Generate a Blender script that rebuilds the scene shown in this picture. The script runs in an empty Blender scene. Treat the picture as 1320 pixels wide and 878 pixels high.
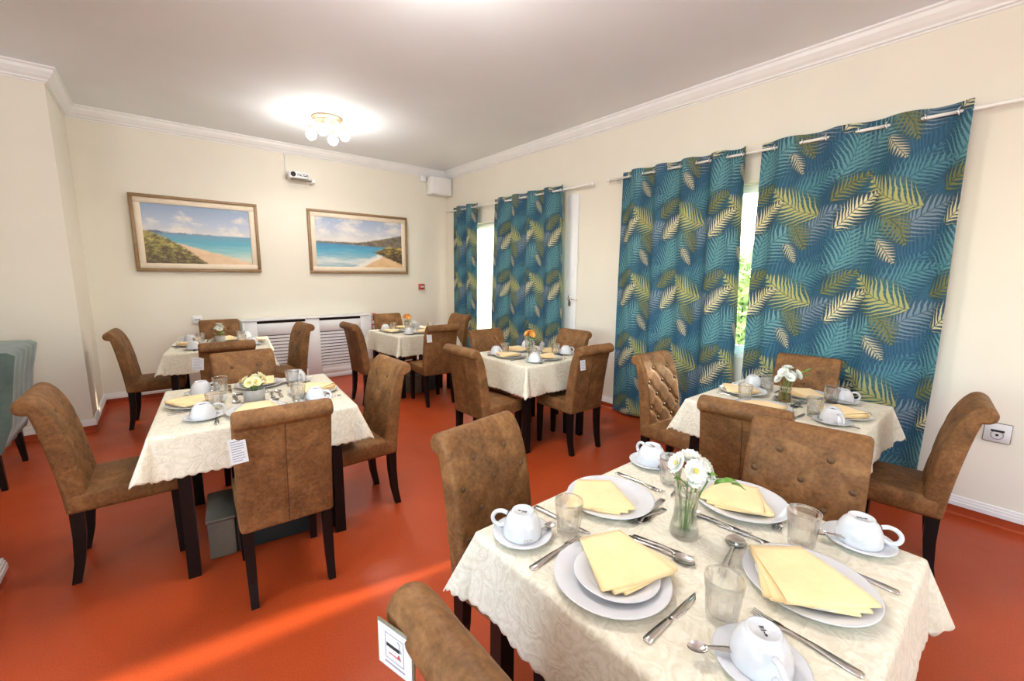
import bpy, bmesh, math, random
from mathutils import Vector, Matrix
PI = math.pi
random.seed(7)
SC = bpy.context.scene
COL = SC.collection

# ------------------------------------------------------------------ camera, light, exposure
F_PX = 548.8071
YAW, PITCH, ROLL = 0.6907, 0.1558, 0.0112
CAM_Z = 1.5132
XR, YB, XL, YP = 3.875, 6.473, -0.584, 5.461      # window wall, far wall, pier return, pier face
ZC = 3.16                                          # ceiling
def _cam():
    fw = Vector((math.sin(YAW)*math.cos(PITCH), math.cos(YAW)*math.cos(PITCH), -math.sin(PITCH)))
    r = Vector((math.cos(YAW), -math.sin(YAW), 0)); u = r.cross(fw)
    c, s = math.cos(ROLL), math.sin(ROLL)
    r2 = r*c + u*s; u2 = -r*s + u*c
    cd = bpy.data.cameras.new('camera'); co = bpy.data.objects.new('camera', cd); COL.objects.link(co)
    cd.sensor_width = 36; cd.lens = F_PX/1320*36; cd.clip_start = 0.02; cd.clip_end = 200
    m = Matrix((r2, u2, -fw)).transposed().to_4x4(); m.translation = Vector((0, 0, CAM_Z))
    co.matrix_world = m; SC.camera = co
_cam()
vs = SC.view_settings
vs.view_transform = 'Standard'; vs.look = 'None'; vs.gamma = 1.0; vs.use_curve_mapping = False
vs.exposure = 0.42
SUN_EL = math.radians(22); SUN_DIR = Vector((-1, 0.098, 0)).normalized()*math.cos(SUN_EL) + Vector((0, 0, -math.sin(SUN_EL)))
w = bpy.data.worlds.new('world'); SC.world = w; w.use_nodes = True
wn = w.node_tree; bg = wn.nodes['Background']
sky = wn.nodes.new('ShaderNodeTexSky'); sky.sky_type = 'NISHITA'; sky.sun_disc = False
sky.sun_elevation = SUN_EL; sky.sun_rotation = math.radians(96)
wn.links.new(sky.outputs[0], bg.inputs[0]); bg.inputs[1].default_value = 1.6
def lamp(name, typ, energy, loc=(0,0,0), direction=None, color=(1,1,1), **kw):
    ld = bpy.data.lights.new(name, typ); ld.energy = energy; ld.color = color
    for k, v in kw.items(): setattr(ld, k, v)
    lo = bpy.data.objects.new(name, ld); COL.objects.link(lo); lo.location = loc
    if direction is not None: lo.rotation_euler = Vector(direction).to_track_quat('-Z', 'Y').to_euler()
    return lo
lamp('sun', 'SUN', 17.0, direction=SUN_DIR, color=(1, .86, .66), angle=math.radians(2.0))
# added fill lamps tilted at the ceiling, inside the added windows out of view
lamp('window_daylight', 'AREA', 230, (1.2, -5.94, 1.75), (0, 1, 3.0), (.93, .97, 1), shape='RECTANGLE', size=3.4, size_y=1.7)
lamp('window_daylight', 'AREA', 165, (-3.14, .3, 1.75), (.8, 0.8, 3.2), (.95, .98, 1), shape='RECTANGLE', size=3.2, size_y=1.6)
SC.cycles.max_bounces = 10; SC.cycles.transmission_bounces = 10; SC.cycles.transparent_max_bounces = 16
SC.cycles.sample_clamp_indirect = 6.0
SC.cycles.caustics_reflective = False; SC.cycles.caustics_refractive = True

# ------------------------------------------------------------------ helpers
class MB:
    def __init__(s): s.v = []; s.f = []; s.sm = []; s.uv = None
    def add(s, vs_, fs_, smooth=False):
        b = len(s.v); s.v += [tuple(v) for v in vs_]
        for f in fs_: s.f.append(tuple(b+i for i in f)); s.sm.append(smooth)
        return s
    def box(s, x0, x1, y0, y1, z0, z1):
        v = [(x0,y0,z0),(x1,y0,z0),(x1,y1,z0),(x0,y1,z0),(x0,y0,z1),(x1,y0,z1),(x1,y1,z1),(x0,y1,z1)]
        return s.add(v, [(0,3,2,1),(4,5,6,7),(0,1,5,4),(1,2,6,5),(2,3,7,6),(3,0,4,7)])
    def rbox(s, x0, x1, y0, y1, z0, z1, r=.01, seg=2):
        bm = bmesh.new(); bmesh.ops.create_cube(bm, size=1)
        for v in bm.verts: v.co = Vector(((x0+x1)/2+v.co.x*(x1-x0), (y0+y1)/2+v.co.y*(y1-y0), (z0+z1)/2+v.co.z*(z1-z0)))
        bmesh.ops.bevel(bm, geom=bm.edges[:], offset=r, segments=seg, affect='EDGES', profile=.5)
        return s.bm(bm, True)
    def bm(s, bm, smooth=True):
        bm.verts.index_update()
        s.add([v.co for v in bm.verts], [[v.index for v in f.verts] for f in bm.faces], smooth); bm.free(); return s
    def grid(s, P, closed_u=False, closed_v=False, smooth=True):
        n = len(P); m = len(P[0]); fs = []
        for i in range(n if closed_u else n-1):
            for j in range(m if closed_v else m-1):
                fs.append((i*m+j, ((i+1)%n)*m+j, ((i+1)%n)*m+(j+1)%m, i*m+(j+1)%m))
        return s.add([p for r in P for p in r], fs, smooth)
    def lathe(s, prof, seg=24, c=(0,0,0), smooth=True, rad=None):
        P = []
        for (r, z) in prof:
            row = []
            for k in range(seg):
                a = 2*PI*k/seg; q = max(r, 1e-5)*(rad(a, z) if rad else 1)
                row.append((c[0]+q*math.cos(a), c[1]+q*math.sin(a), c[2]+z))
            P.append(row)
        return s.grid(P, closed_v=True, smooth=smooth)
    def tube(s, pts, r, seg=8, caps=True, smooth=True):
        pts = [Vector(p) for p in pts]; n = len(pts); rr = r if isinstance(r, (list, tuple)) else [r]*n
        P = []; up = None
        for i, p in enumerate(pts):
            t = (pts[min(i+1, n-1)]-pts[max(i-1, 0)]).normalized()
            if up is None: up = Vector((0,0,1)) if abs(t.z) < .9 else Vector((1,0,0))
            a = t.cross(up).normalized(); up = a.cross(t).normalized()
            P.append([tuple(p+a*rr[i]*math.cos(2*PI*k/seg)+up*rr[i]*math.sin(2*PI*k/seg)) for k in range(seg)])
        b = len(s.v); s.grid(P, closed_v=True, smooth=smooth)
        if caps:
            s.f.append(tuple(b+k for k in range(seg))); s.sm.append(False)
            s.f.append(tuple(b+(n-1)*seg+k for k in reversed(range(seg)))); s.sm.append(False)
        return s
    def torus(s, c, axis, R, r, seg=16, sg=6):
        axis = Vector(axis).normalized(); a = axis.orthogonal().normalized(); b = axis.cross(a); c = Vector(c); P = []
        for i in range(seg):
            d = a*math.cos(2*PI*i/seg)+b*math.sin(2*PI*i/seg)
            P.append([tuple(c+d*(R+r*math.cos(2*PI*k/sg))+axis*r*math.sin(2*PI*k/sg)) for k in range(sg)])
        return s.grid(P, True, True)
    def sphere(s, c, r, seg=14, rings=9, sc=(1,1,1)):
        P = []
        for i in range(rings+1):
            t = PI*i/rings
            P.append([(c[0]+r*sc[0]*math.sin(t)*math.cos(2*PI*k/seg), c[1]+r*sc[1]*math.sin(t)*math.sin(2*PI*k/seg), c[2]+r*sc[2]*math.cos(t)) for k in range(seg)])
        return s.grid(P, closed_v=True)
    def prism(s, poly, a, b, axis='z'):
        n = len(poly); f = {'z': lambda p, t: (p[0], p[1], t), 'y': lambda p, t: (p[0], t, p[1]), 'x': lambda p, t: (t, p[0], p[1])}[axis]
        v = [f(p, a) for p in poly]+[f(p, b) for p in poly]
        return s.add(v, [tuple(reversed(range(n))), tuple(range(n, 2*n))]+[(i, (i+1)%n, n+(i+1)%n, n+i) for i in range(n)])
    def loft(s, secs, closed=True, smooth=True, caps=True):
        b = len(s.v); m = len(secs[0]); s.grid(secs, closed_v=closed, smooth=smooth)
        if caps:
            s.f.append(tuple(b+k for k in range(m))); s.sm.append(False)
            s.f.append(tuple(b+(len(secs)-1)*m+k for k in reversed(range(m)))); s.sm.append(False)
        return s
    def mesh(s, name, mat, normals=True):
        me = bpy.data.meshes.new(name); me.from_pydata(s.v, [], s.f); me.polygons.foreach_set('use_smooth', s.sm)
        if normals:
            bm = bmesh.new(); bm.from_mesh(me); bmesh.ops.recalc_face_normals(bm, faces=bm.faces[:]); bm.to_mesh(me); bm.free()
        if s.uv:
            l = me.uv_layers.new(name='UVMap')
            for lp in me.loops: l.data[lp.index].uv = s.uv[lp.vertex_index]
        for m in (mat if isinstance(mat, (list, tuple)) else [mat]): me.materials.append(m)
        return me
    def build(s, name, mat, parent=None, loc=(0,0,0), rz=0):
        return inst(name, s.mesh(name, mat), parent, loc, rz)
def inst(name, me, parent=None, loc=(0,0,0), rz=0, rot=None):
    o = bpy.data.objects.new(name, me); COL.objects.link(o); o.location = loc
    o.rotation_euler = rot if rot else (0, 0, rz)
    if parent: o.parent = parent
    return o
def empty(name, loc=(0,0,0), rz=0):
    o = bpy.data.objects.new(name, None); COL.objects.link(o); o.location = loc; o.rotation_euler = (0,0,rz); o.empty_display_size = .1; return o
def tag(o, label, cat, group=None):
    o['label'] = label; o['category'] = cat
    if group: o['group'] = group
    return o
def struct(o): o['kind'] = 'structure'; return o
def copy_tree(o, parent=None):
    c = o.copy(); COL.objects.link(c); c.parent = parent
    for ch in list(o.children): copy_tree(ch, c)
    return c
def spline(pts, n):
    out = []; m = len(pts)
    for i in range(m-1):
        p0, p1, p2, p3 = pts[max(i-1,0)], pts[i], pts[i+1], pts[min(i+2,m-1)]
        for k in range(n):
            t = k/n
            out.append(tuple(.5*((2*b)+(-a+c)*t+(2*a-5*b+4*c-d)*t*t+(-a+3*b-3*c+d)*t**3) for a,b,c,d in zip(p0,p1,p2,p3)))
    out.append(tuple(pts[-1])); return out

# ------------------------------------------------------------------ materials
def lin(r, g, b):
    f = lambda c: (c/255/12.92 if c/255 <= .04045 else ((c/255+.055)/1.055)**2.4)
    return (f(r), f(g), f(b), 1)
class NT:
    def __init__(s, name):
        s.m = bpy.data.materials.new(name); s.m.use_nodes = True; s.t = s.m.node_tree
        s.b = s.t.nodes['Principled BSDF']; s.out = s.t.nodes['Material Output']
    def n(s, typ, **kw):
        nd = s.t.nodes.new(typ)
        for k, v in kw.items():
            if k.startswith('i_'):
                key = k[2:]; key = int(key) if key.isdigit() else key.replace('_', ' ')
                nd.inputs[key].default_value = v
            else: setattr(nd, k, v)
        return nd
    def l(s, a, b): s.t.links.new(a, b)
    def val(s, x, sock):
        if isinstance(x, (int, float)): sock.default_value = x
        else: s.l(x, sock)
    def math(s, op, a, b=0.0, c=None, clamp=False):
        nd = s.t.nodes.new('ShaderNodeMath'); nd.operation = op; nd.use_clamp = clamp
        s.val(a, nd.inputs[0]); s.val(b, nd.inputs[1])
        if c is not None: s.val(c, nd.inputs[2])
        return nd.outputs[0]
    def mix(s, fac, a, b, blend='MIX'):
        nd = s.t.nodes.new('ShaderNodeMix'); nd.data_type = 'RGBA'; nd.blend_type = blend
        s.val(fac, nd.inputs[0])
        for x, k in ((a, 6), (b, 7)):
            if isinstance(x, (tuple, list)): nd.inputs[k].default_value = x
            else: s.l(x, nd.inputs[k])
        return nd.outputs[2]
    def ramp(s, fac, stops):
        nd = s.t.nodes.new('ShaderNodeValToRGB'); e = nd.color_ramp.elements
        while len(e) < len(stops): e.new(.5)
        for i, (p, c) in enumerate(stops): e[i].position = p; e[i].color = c
        s.l(fac, nd.inputs[0]); return nd.outputs[0]
    def noise(s, scale, detail=3, rough=.5, vec=None, dist=0):
        nd = s.n('ShaderNodeTexNoise'); nd.inputs['Scale'].default_value = scale; nd.inputs['Detail'].default_value = detail
        nd.inputs['Roughness'].default_value = rough; nd.inputs['Distortion'].default_value = dist
        if vec is not None: s.l(vec, nd.inputs['Vector'])
        return nd.outputs[0]
    def bump(s, h, strength=.2, dist=.01):
        nd = s.n('ShaderNodeBump'); nd.inputs['Strength'].default_value = strength; nd.inputs['Distance'].default_value = dist
        s.l(h, nd.inputs['Height']); s.l(nd.outputs[0], s.b.inputs['Normal'])
    def obj(s): return s.n('ShaderNodeTexCoord').outputs['Object']
    def set(s, **kw):
        for k, v in kw.items():
            sk = s.b.inputs[k.replace('_', ' ')]
            if hasattr(v, 'is_output'): s.l(v, sk)
            else: sk.default_value = v
        return s
def plain(name, col, rough=.5, metal=0, spec=.5, var=.06, scale=30, bump=0, **kw):
    t = NT(name); o = t.obj(); nz = t.noise(scale, 4, .55, o)
    d = tuple(c*(1-var) for c in col[:3])+(1,); u = tuple(min(1, c*(1+var)) for c in col[:3])+(1,)
    t.set(Base_Color=t.ramp(nz, [(.3, d), (.7, u)]), Roughness=rough, Metallic=metal, Specular_IOR_Level=spec)
    if bump: t.bump(nz, bump, .004)
    for k, v in kw.items(): t.b.inputs[k.replace('_', ' ')].default_value = v
    return t.m

M = {}
M['wall'] = plain('cream_wall_paint', (.82, .77, .665, 1), .7, var=.015, scale=3)
M['ceiling'] = plain('ceiling_paint', (.88, .92, .955, 1), .75, var=.015, scale=2)
M['trim'] = plain('white_trim_paint', (.86, .85, .84, 1), .4, var=.02, scale=8)
M['white'] = plain('white_gloss', (.84, .84, .86, 1), .35, var=.02, scale=8)
def m_floor():
    t = NT('red_vinyl_floor'); o = t.obj(); a = t.noise(1.3, 5, .55, o); b = t.noise(160, 2, .5, o)
    c = t.ramp(a, [(.3, lin(164, 62, 26)), (.7, lin(180, 70, 30))])
    c = t.mix(.25, c, t.ramp(b, [(.35, lin(136, 50, 24)), (.65, lin(204, 92, 46))]))
    r = t.ramp(t.noise(4, 4, .6, o), [(.3, (.34,)*3+(1,)), (.7, (.46,)*3+(1,))])
    t.set(Base_Color=c, Roughness=r, Specular_IOR_Level=.35); t.bump(b, .05, .002); return t.m
M['floor'] = m_floor()
def m_suede():
    t = NT('brown_distressed_suede'); tc = t.n('ShaderNodeTexCoord').outputs['Object']
    oi = t.n('ShaderNodeObjectInfo'); ad = t.n('ShaderNodeVectorMath', operation='ADD'); t.l(tc, ad.inputs[0])
    sc = t.n('ShaderNodeVectorMath', operation='SCALE'); sc.inputs[0].default_value = (13, 7, 5); t.l(oi.outputs['Random'], sc.inputs['Scale'])
    t.l(sc.outputs[0], ad.inputs[1]); v = ad.outputs[0]
    a = t.noise(9, 7, .62, v, .6); b = t.noise(70, 4, .6, v)
    c = t.ramp(a, [(.28, lin(78, 49, 25)), (.5, lin(117, 77, 42)), (.72, lin(160, 114, 70))])
    c = t.mix(.35, c, t.ramp(b, [(.3, lin(74, 47, 22)), (.7, lin(160, 117, 70))]))
    t.set(Base_Color=c, Roughness=.62, Specular_IOR_Level=.3); t.bump(b, .25, .002); return t.m
M['suede'] = m_suede()
M['button'] = plain('suede_button', lin(100, 70, 42), .55, var=.15, scale=60)
M['seam'] = plain('dark_seam', lin(70, 44, 22), .7)
M['legwood'] = plain('black_brown_wood', lin(18, 12, 11), .42, spec=.25, var=.2, scale=20)
M['chairfoot'] = M['legwood']
def m_cloth():
    t = NT('cream_damask_tablecloth'); o = t.obj()
    vo = t.n('ShaderNodeTexVoronoi', feature='SMOOTH_F1'); vo.inputs['Scale'].default_value = 17
    nz = t.n('ShaderNodeTexNoise'); nz.inputs['Scale'].default_value = 9; nz.inputs['Detail'].default_value = 3; t.l(o, nz.inputs['Vector'])
    vm = t.n('ShaderNodeVectorMath', operation='MULTIPLY_ADD'); t.l(nz.outputs['Color'], vm.inputs[0]); vm.inputs[1].default_value = (.12, .12, .12); t.l(o, vm.inputs[2])
    t.l(vm.outputs[0], vo.inputs['Vector'])
    ring = t.math('SINE', t.math('MULTIPLY', vo.outputs['Distance'], 34.0))
    leaf = t.noise(38, 4, .6, vm.outputs[0], 1.5)
    pat = t.math('ADD', t.math('MULTIPLY', ring, .16), t.math('MULTIPLY', leaf, 1.25))
    sp = t.n('ShaderNodeSeparateXYZ'); t.l(o, sp.inputs[0]); cr = None
    for ax, at_ in ((0, .0), (1, .0), (0, .30), (1, .30), (0, -.30), (1, -.30), (2, -.115)):
        dd = t.math('ABSOLUTE', t.math('SUBTRACT', sp.outputs[ax], at_)); lnk = t.math('SUBTRACT', 1.0, t.math('DIVIDE', dd, .004), clamp=True); cr = lnk if cr is None else t.math('MAXIMUM', cr, lnk)
    c = t.ramp(pat, [(.35, (.68, .62, .475, 1)), (.6, (.75, .695, .55, 1)), (.85, (.81, .76, .625, 1))])
    fine = t.noise(420, 2, .5, o)
    r = t.ramp(pat, [(.3, (.75,)*3+(1,)), (.8, (.48,)*3+(1,))])
    t.set(Base_Color=c, Roughness=r, Specular_IOR_Level=.35, Sheen_Weight=.15)
    t.bump(t.math('ADD', t.math('ADD', pat, t.math('MULTIPLY', fine, .25)), t.math('MULTIPLY', cr, .5)), .42, .004); return t.m
M['cloth'] = m_cloth()
def m_napkin():
    t = NT('apricot_yellow_linen'); o = t.obj(); a = t.noise(22, 4, .6, o); b = t.noise(500, 2, .5, o)
    t.set(Base_Color=t.ramp(a, [(.3, lin(246, 214, 156)), (.7, lin(252, 224, 170))]), Roughness=.8, Specular_IOR_Level=.2, Sheen_Weight=.2)
    t.bump(t.math('ADD', t.math('MULTIPLY', a, 1.5), t.math('MULTIPLY', b, .3)), .3, .004); return t.m
M['napkin'] = m_napkin()
M['china'] = plain('white_porcelain', (.66, .665, .685, 1), .12, var=.01, Coat_Weight=.3)
M['steel'] = plain('polished_steel', (.62, .60, .57, 1), .2, 1.0, var=.06, scale=40)
M['chrome'] = plain('brushed_chrome', (.70, .69, .67, 1), .25, 1.0, var=.04)
M['whitemetal'] = plain('white_enamel_metal', (.84, .82, .78, 1), .35, var=.03)
def m_glass(name, col=(1,1,1,1), rough=0.0, ior=1.45):
    t = NT(name); nz = t.noise(3, 1, .5, t.obj())
    t.set(Base_Color=t.ramp(nz, [(0, tuple(c*.985 for c in col[:3])+(1,)), (1, col)]), Roughness=rough, IOR=ior, Transmission_Weight=1.0)
    # shadow rays and view rays are treated alike: plain glass mixed with a little clear transmission
    tr = t.n('ShaderNodeBsdfTransparent'); tr.inputs[0].default_value = tuple(min(1, c*1.02) for c in col[:3])+(1,)
    mx = t.n('ShaderNodeMixShader'); mx.inputs[0].default_value = .5
    t.l(t.b.outputs[0], mx.inputs[1]); t.l(tr.outputs[0], mx.inputs[2]); t.l(mx.outputs[0], t.out.inputs[0]); return t.m
M['glass'] = m_glass('clear_tumbler_glass', (.985, .995, .99, 1))
M['amberglass'] = m_glass('amber_vase_water', (.72, .60, .30, 1), 0, 1.33)
M['water'] = m_glass('vase_water', (.93, .96, .92, 1), 0, 1.33)
def m_pane():
    t = NT('window_pane_glass'); tr = t.n('ShaderNodeBsdfTransparent'); gl = t.n('ShaderNodeBsdfGlossy'); gl.inputs['Roughness'].default_value = .02
    nz = t.noise(2, 1, .5, t.obj()); t.l(t.ramp(nz, [(0, (.96, .98, .97, 1)), (1, (.98, 1, .99, 1))]), tr.inputs[0])
    fr = t.n('ShaderNodeFresnel'); mx = t.n('ShaderNodeMixShader'); t.l(fr.outputs[0], mx.inputs[0]); t.l(tr.outputs[0], mx.inputs[1]); t.l(gl.outputs[0], mx.inputs[2])
    t.l(mx.outputs[0], t.out.inputs[0]); return t.m
M['pane'] = m_pane()
M['greybox'] = plain('grey_green_plastic', lin(118, 116, 104), .55, var=.08, scale=12)
M['tealbox'] = plain('dark_teal_plastic', lin(38, 52, 52), .45, var=.1, scale=12)
def m_velvet():
    t = NT('dusty_teal_velvet'); o = t.obj(); a = t.noise(7, 5, .6, o)
    t.set(Base_Color=t.ramp(a, [(.3, lin(74, 94, 89)), (.7, lin(102, 122, 115))]), Roughness=.75, Sheen_Weight=.4); t.bump(a, .3, .01); return t.m
M['velvet'] = m_velvet()
M['tealdark'] = plain('deep_teal_velvet', lin(58, 100, 100), .7, var=.1, scale=10)
M['framewood'] = plain('bronze_brown_frame', lin(146, 116, 82), .4, var=.15, scale=25)
M['framecream'] = plain('cream_inner_frame', lin(232, 216, 194), .6, var=.03, scale=15)
M['slot'] = plain('dark_slot', lin(40, 32, 30), .9, spec=.1)  # shade between the louvres, put into the colour
M['red'] = plain('red_plastic', lin(190, 62, 44), .4)
M['black'] = plain('black_plastic', lin(26, 26, 28), .4)
M['paper'] = plain('white_paper', (.70, .69, .70, 1), .7, var=.02)
M['ink'] = plain('grey_ink', lin(150, 148, 158), .8)
M['inkblack'] = plain('black_ink', lin(30, 28, 30), .8)
M['inkred'] = plain('red_ink', lin(190, 80, 80), .8)
M['acrylic'] = plain('sign_edge', lin(120, 112, 92), .4)
M['pot'] = plain('grey_concrete_pot', lin(160, 158, 152), .8, var=.08, scale=50, bump=.1)
def petal(name, c1, c2):
    t = NT(name); a = t.noise(60, 3, .6, t.obj()); t.set(Base_Color=t.ramp(a, [(.3, c1), (.7, c2)]), Roughness=.6, Subsurface_Weight=0.0); return t.m
M['petalwhite'] = petal('white_petal', (.82, .82, .74, 1), (.9, .9, .85, 1))
M['petalcream'] = petal('cream_petal', lin(238, 228, 170), lin(250, 244, 210))
M['petalorange'] = petal('orange_petal', lin(240, 150, 50), lin(250, 190, 100))
M['fcentre'] = petal('flower_centre', lin(190, 170, 60), lin(220, 205, 110))
M['leaf'] = petal('green_leaf', lin(70, 120, 40), lin(120, 165, 70))
M['stem'] = petal('green_stem', lin(84, 116, 52), lin(120, 150, 80))
M['twig'] = petal('pink_twig', lin(150, 100, 90), lin(190, 140, 120))
def m_emit(name, col, st):
    t = NT(name); nz = t.noise(4, 1, .5, t.obj())
    t.set(Base_Color=(.9, .9, .9, 1), Emission_Strength=st, Emission_Color=t.ramp(nz, [(0, tuple(c*.97 for c in col[:3])+(1,)), (1, col)])); return t.m
M['globe'] = m_emit('lit_opal_globe', (1, .95, .86, 1), 9.0)
M['brass'] = plain('cream_brass', lin(214, 192, 160), .35, .5, var=.05)
M['hedge'] = petal('garden_leaf', lin(150, 185, 100), lin(200, 222, 150))
M['grass'] = plain('garden_grass', lin(120, 150, 80), .9, var=.2, scale=6)
def m_slat():
    t = NT('white_blind_slat'); nz = t.noise(5, 1, .5, t.obj()); c = t.ramp(nz, [(0, (.83, .83, .83, 1)), (1, (.86, .86, .86, 1))])
    t.set(Base_Color=c, Roughness=.5); tl = t.n('ShaderNodeBsdfTranslucent'); t.l(c, tl.inputs[0]); mx = t.n('ShaderNodeMixShader'); mx.inputs[0].default_value = .5
    t.l(t.b.outputs[0], mx.inputs[1]); t.l(tl.outputs[0], mx.inputs[2]); t.l(mx.outputs[0], t.out.inputs[0]); return t.m
M['slat'] = m_slat()

TW, TH = .64, .66
def leaf_group():
    g = bpy.data.node_groups.new('palm_leaf', 'ShaderNodeTree')
    for nm, ty in (('Base', 'NodeSocketColor'), ('UV', 'NodeSocketVector'), ('Centre', 'NodeSocketVector'), ('Angle', 'NodeSocketFloat'), ('Length', 'NodeSocketFloat'), ('Width', 'NodeSocketFloat'),
                   ('Freq', 'NodeSocketFloat'), ('Gap', 'NodeSocketFloat'), ('Bend', 'NodeSocketFloat'), ('Color', 'NodeSocketColor'), ('Tip', 'NodeSocketColor'), ('Line', 'NodeSocketColor')):
        g.interface.new_socket(nm, in_out='INPUT', socket_type=ty)
    g.interface.new_socket('Color', in_out='OUTPUT', socket_type='NodeSocketColor')
    N = g.nodes; L = g.links; gi = N.new('NodeGroupInput'); go = N.new('NodeGroupOutput')
    def m(op, a, b=0.0, clamp=False):
        nd = N.new('ShaderNodeMath'); nd.operation = op; nd.use_clamp = clamp
        for x, k in ((a, 0), (b, 1)):
            if isinstance(x, (int, float)): nd.inputs[k].default_value = x
            else: L.new(x, nd.inputs[k])
        return nd.outputs[0]
    def mix(f, a, b):
        nd = N.new('ShaderNodeMix'); nd.data_type = 'RGBA'; L.new(f, nd.inputs[0]); L.new(a, nd.inputs[6]); L.new(b, nd.inputs[7]); return nd.outputs[2]
    sub = N.new('ShaderNodeVectorMath'); sub.operation = 'SUBTRACT'; L.new(gi.outputs['UV'], sub.inputs[0]); L.new(gi.outputs['Centre'], sub.inputs[1])
    wr = N.new('ShaderNodeVectorMath'); wr.operation = 'WRAP'; L.new(sub.outputs[0], wr.inputs[0]); wr.inputs[1].default_value = (TW/2, TH/2, 1); wr.inputs[2].default_value = (-TW/2, -TH/2, -1)
    ro = N.new('ShaderNodeVectorRotate'); ro.rotation_type = 'Z_AXIS'; L.new(wr.outputs[0], ro.inputs['Vector']); L.new(m('MULTIPLY', gi.outputs['Angle'], -1.0), ro.inputs['Angle'])
    sp = N.new('ShaderNodeSeparateXYZ'); L.new(ro.outputs[0], sp.inputs[0]); x, y0 = sp.outputs[0], sp.outputs[1]
    u = m('DIVIDE', x, gi.outputs['Length'])                       # -0.5..0.5
    y = m('ADD', y0, m('MULTIPLY', m('MULTIPLY', u, u), gi.outputs['Bend']))
    t = m('ADD', u, .5, True); av = m('ABSOLUTE', y)
    wd = m('MULTIPLY', gi.outputs['Width'], m('POWER', m('SINE', m('MULTIPLY', m('POWER', t, .8), PI)), .75))
    wd = m('MAXIMUM', wd, .0001)
    rel = m('DIVIDE', av, wd)
    ph = m('FRACT', m('MULTIPLY', m('SUBTRACT', x, m('MULTIPLY', av, .95)), gi.outputs['Freq']))
    d = m('ABSOLUTE', m('SUBTRACT', ph, .5))
    lim = m('MULTIPLY', .5, m('SUBTRACT', 1.0, m('MULTIPLY', gi.outputs['Gap'], m('POWER', m('MINIMUM', rel, 1.0), .85))))
    blade = m('MULTIPLY', m('SUBTRACT', lim, d), 7.0, True)
    # blade tips end unevenly
    end = m('MULTIPLY', m('SUBTRACT', m('SUBTRACT', 1.05, m('MULTIPLY', d, .5)), rel), 14.0, True)
    ins = m('MULTIPLY', m('GREATER_THAN', u, -.5), m('LESS_THAN', u, .5))
    inside = m('MULTIPLY', ins, m('LESS_THAN', rel, 1.0))
    mask = m('MULTIPLY', m('MULTIPLY', blade, end), ins)
    col = mix(m('MULTIPLY', rel, m('ADD', t, .15), True), gi.outputs['Color'], gi.outputs['Tip'])
    rach = m('MULTIPLY', m('LESS_THAN', av, .0028), ins)
    base = mix(m('MULTIPLY', inside, m('MULTIPLY', gi.outputs['Gap'], .55)), gi.outputs['Base'], gi.outputs['Line'])
    c1 = mix(mask, base, col); c2 = mix(m('MULTIPLY', rach, .7), c1, gi.outputs['Line'])
    L.new(c2, go.inputs['Color']); return g
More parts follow.
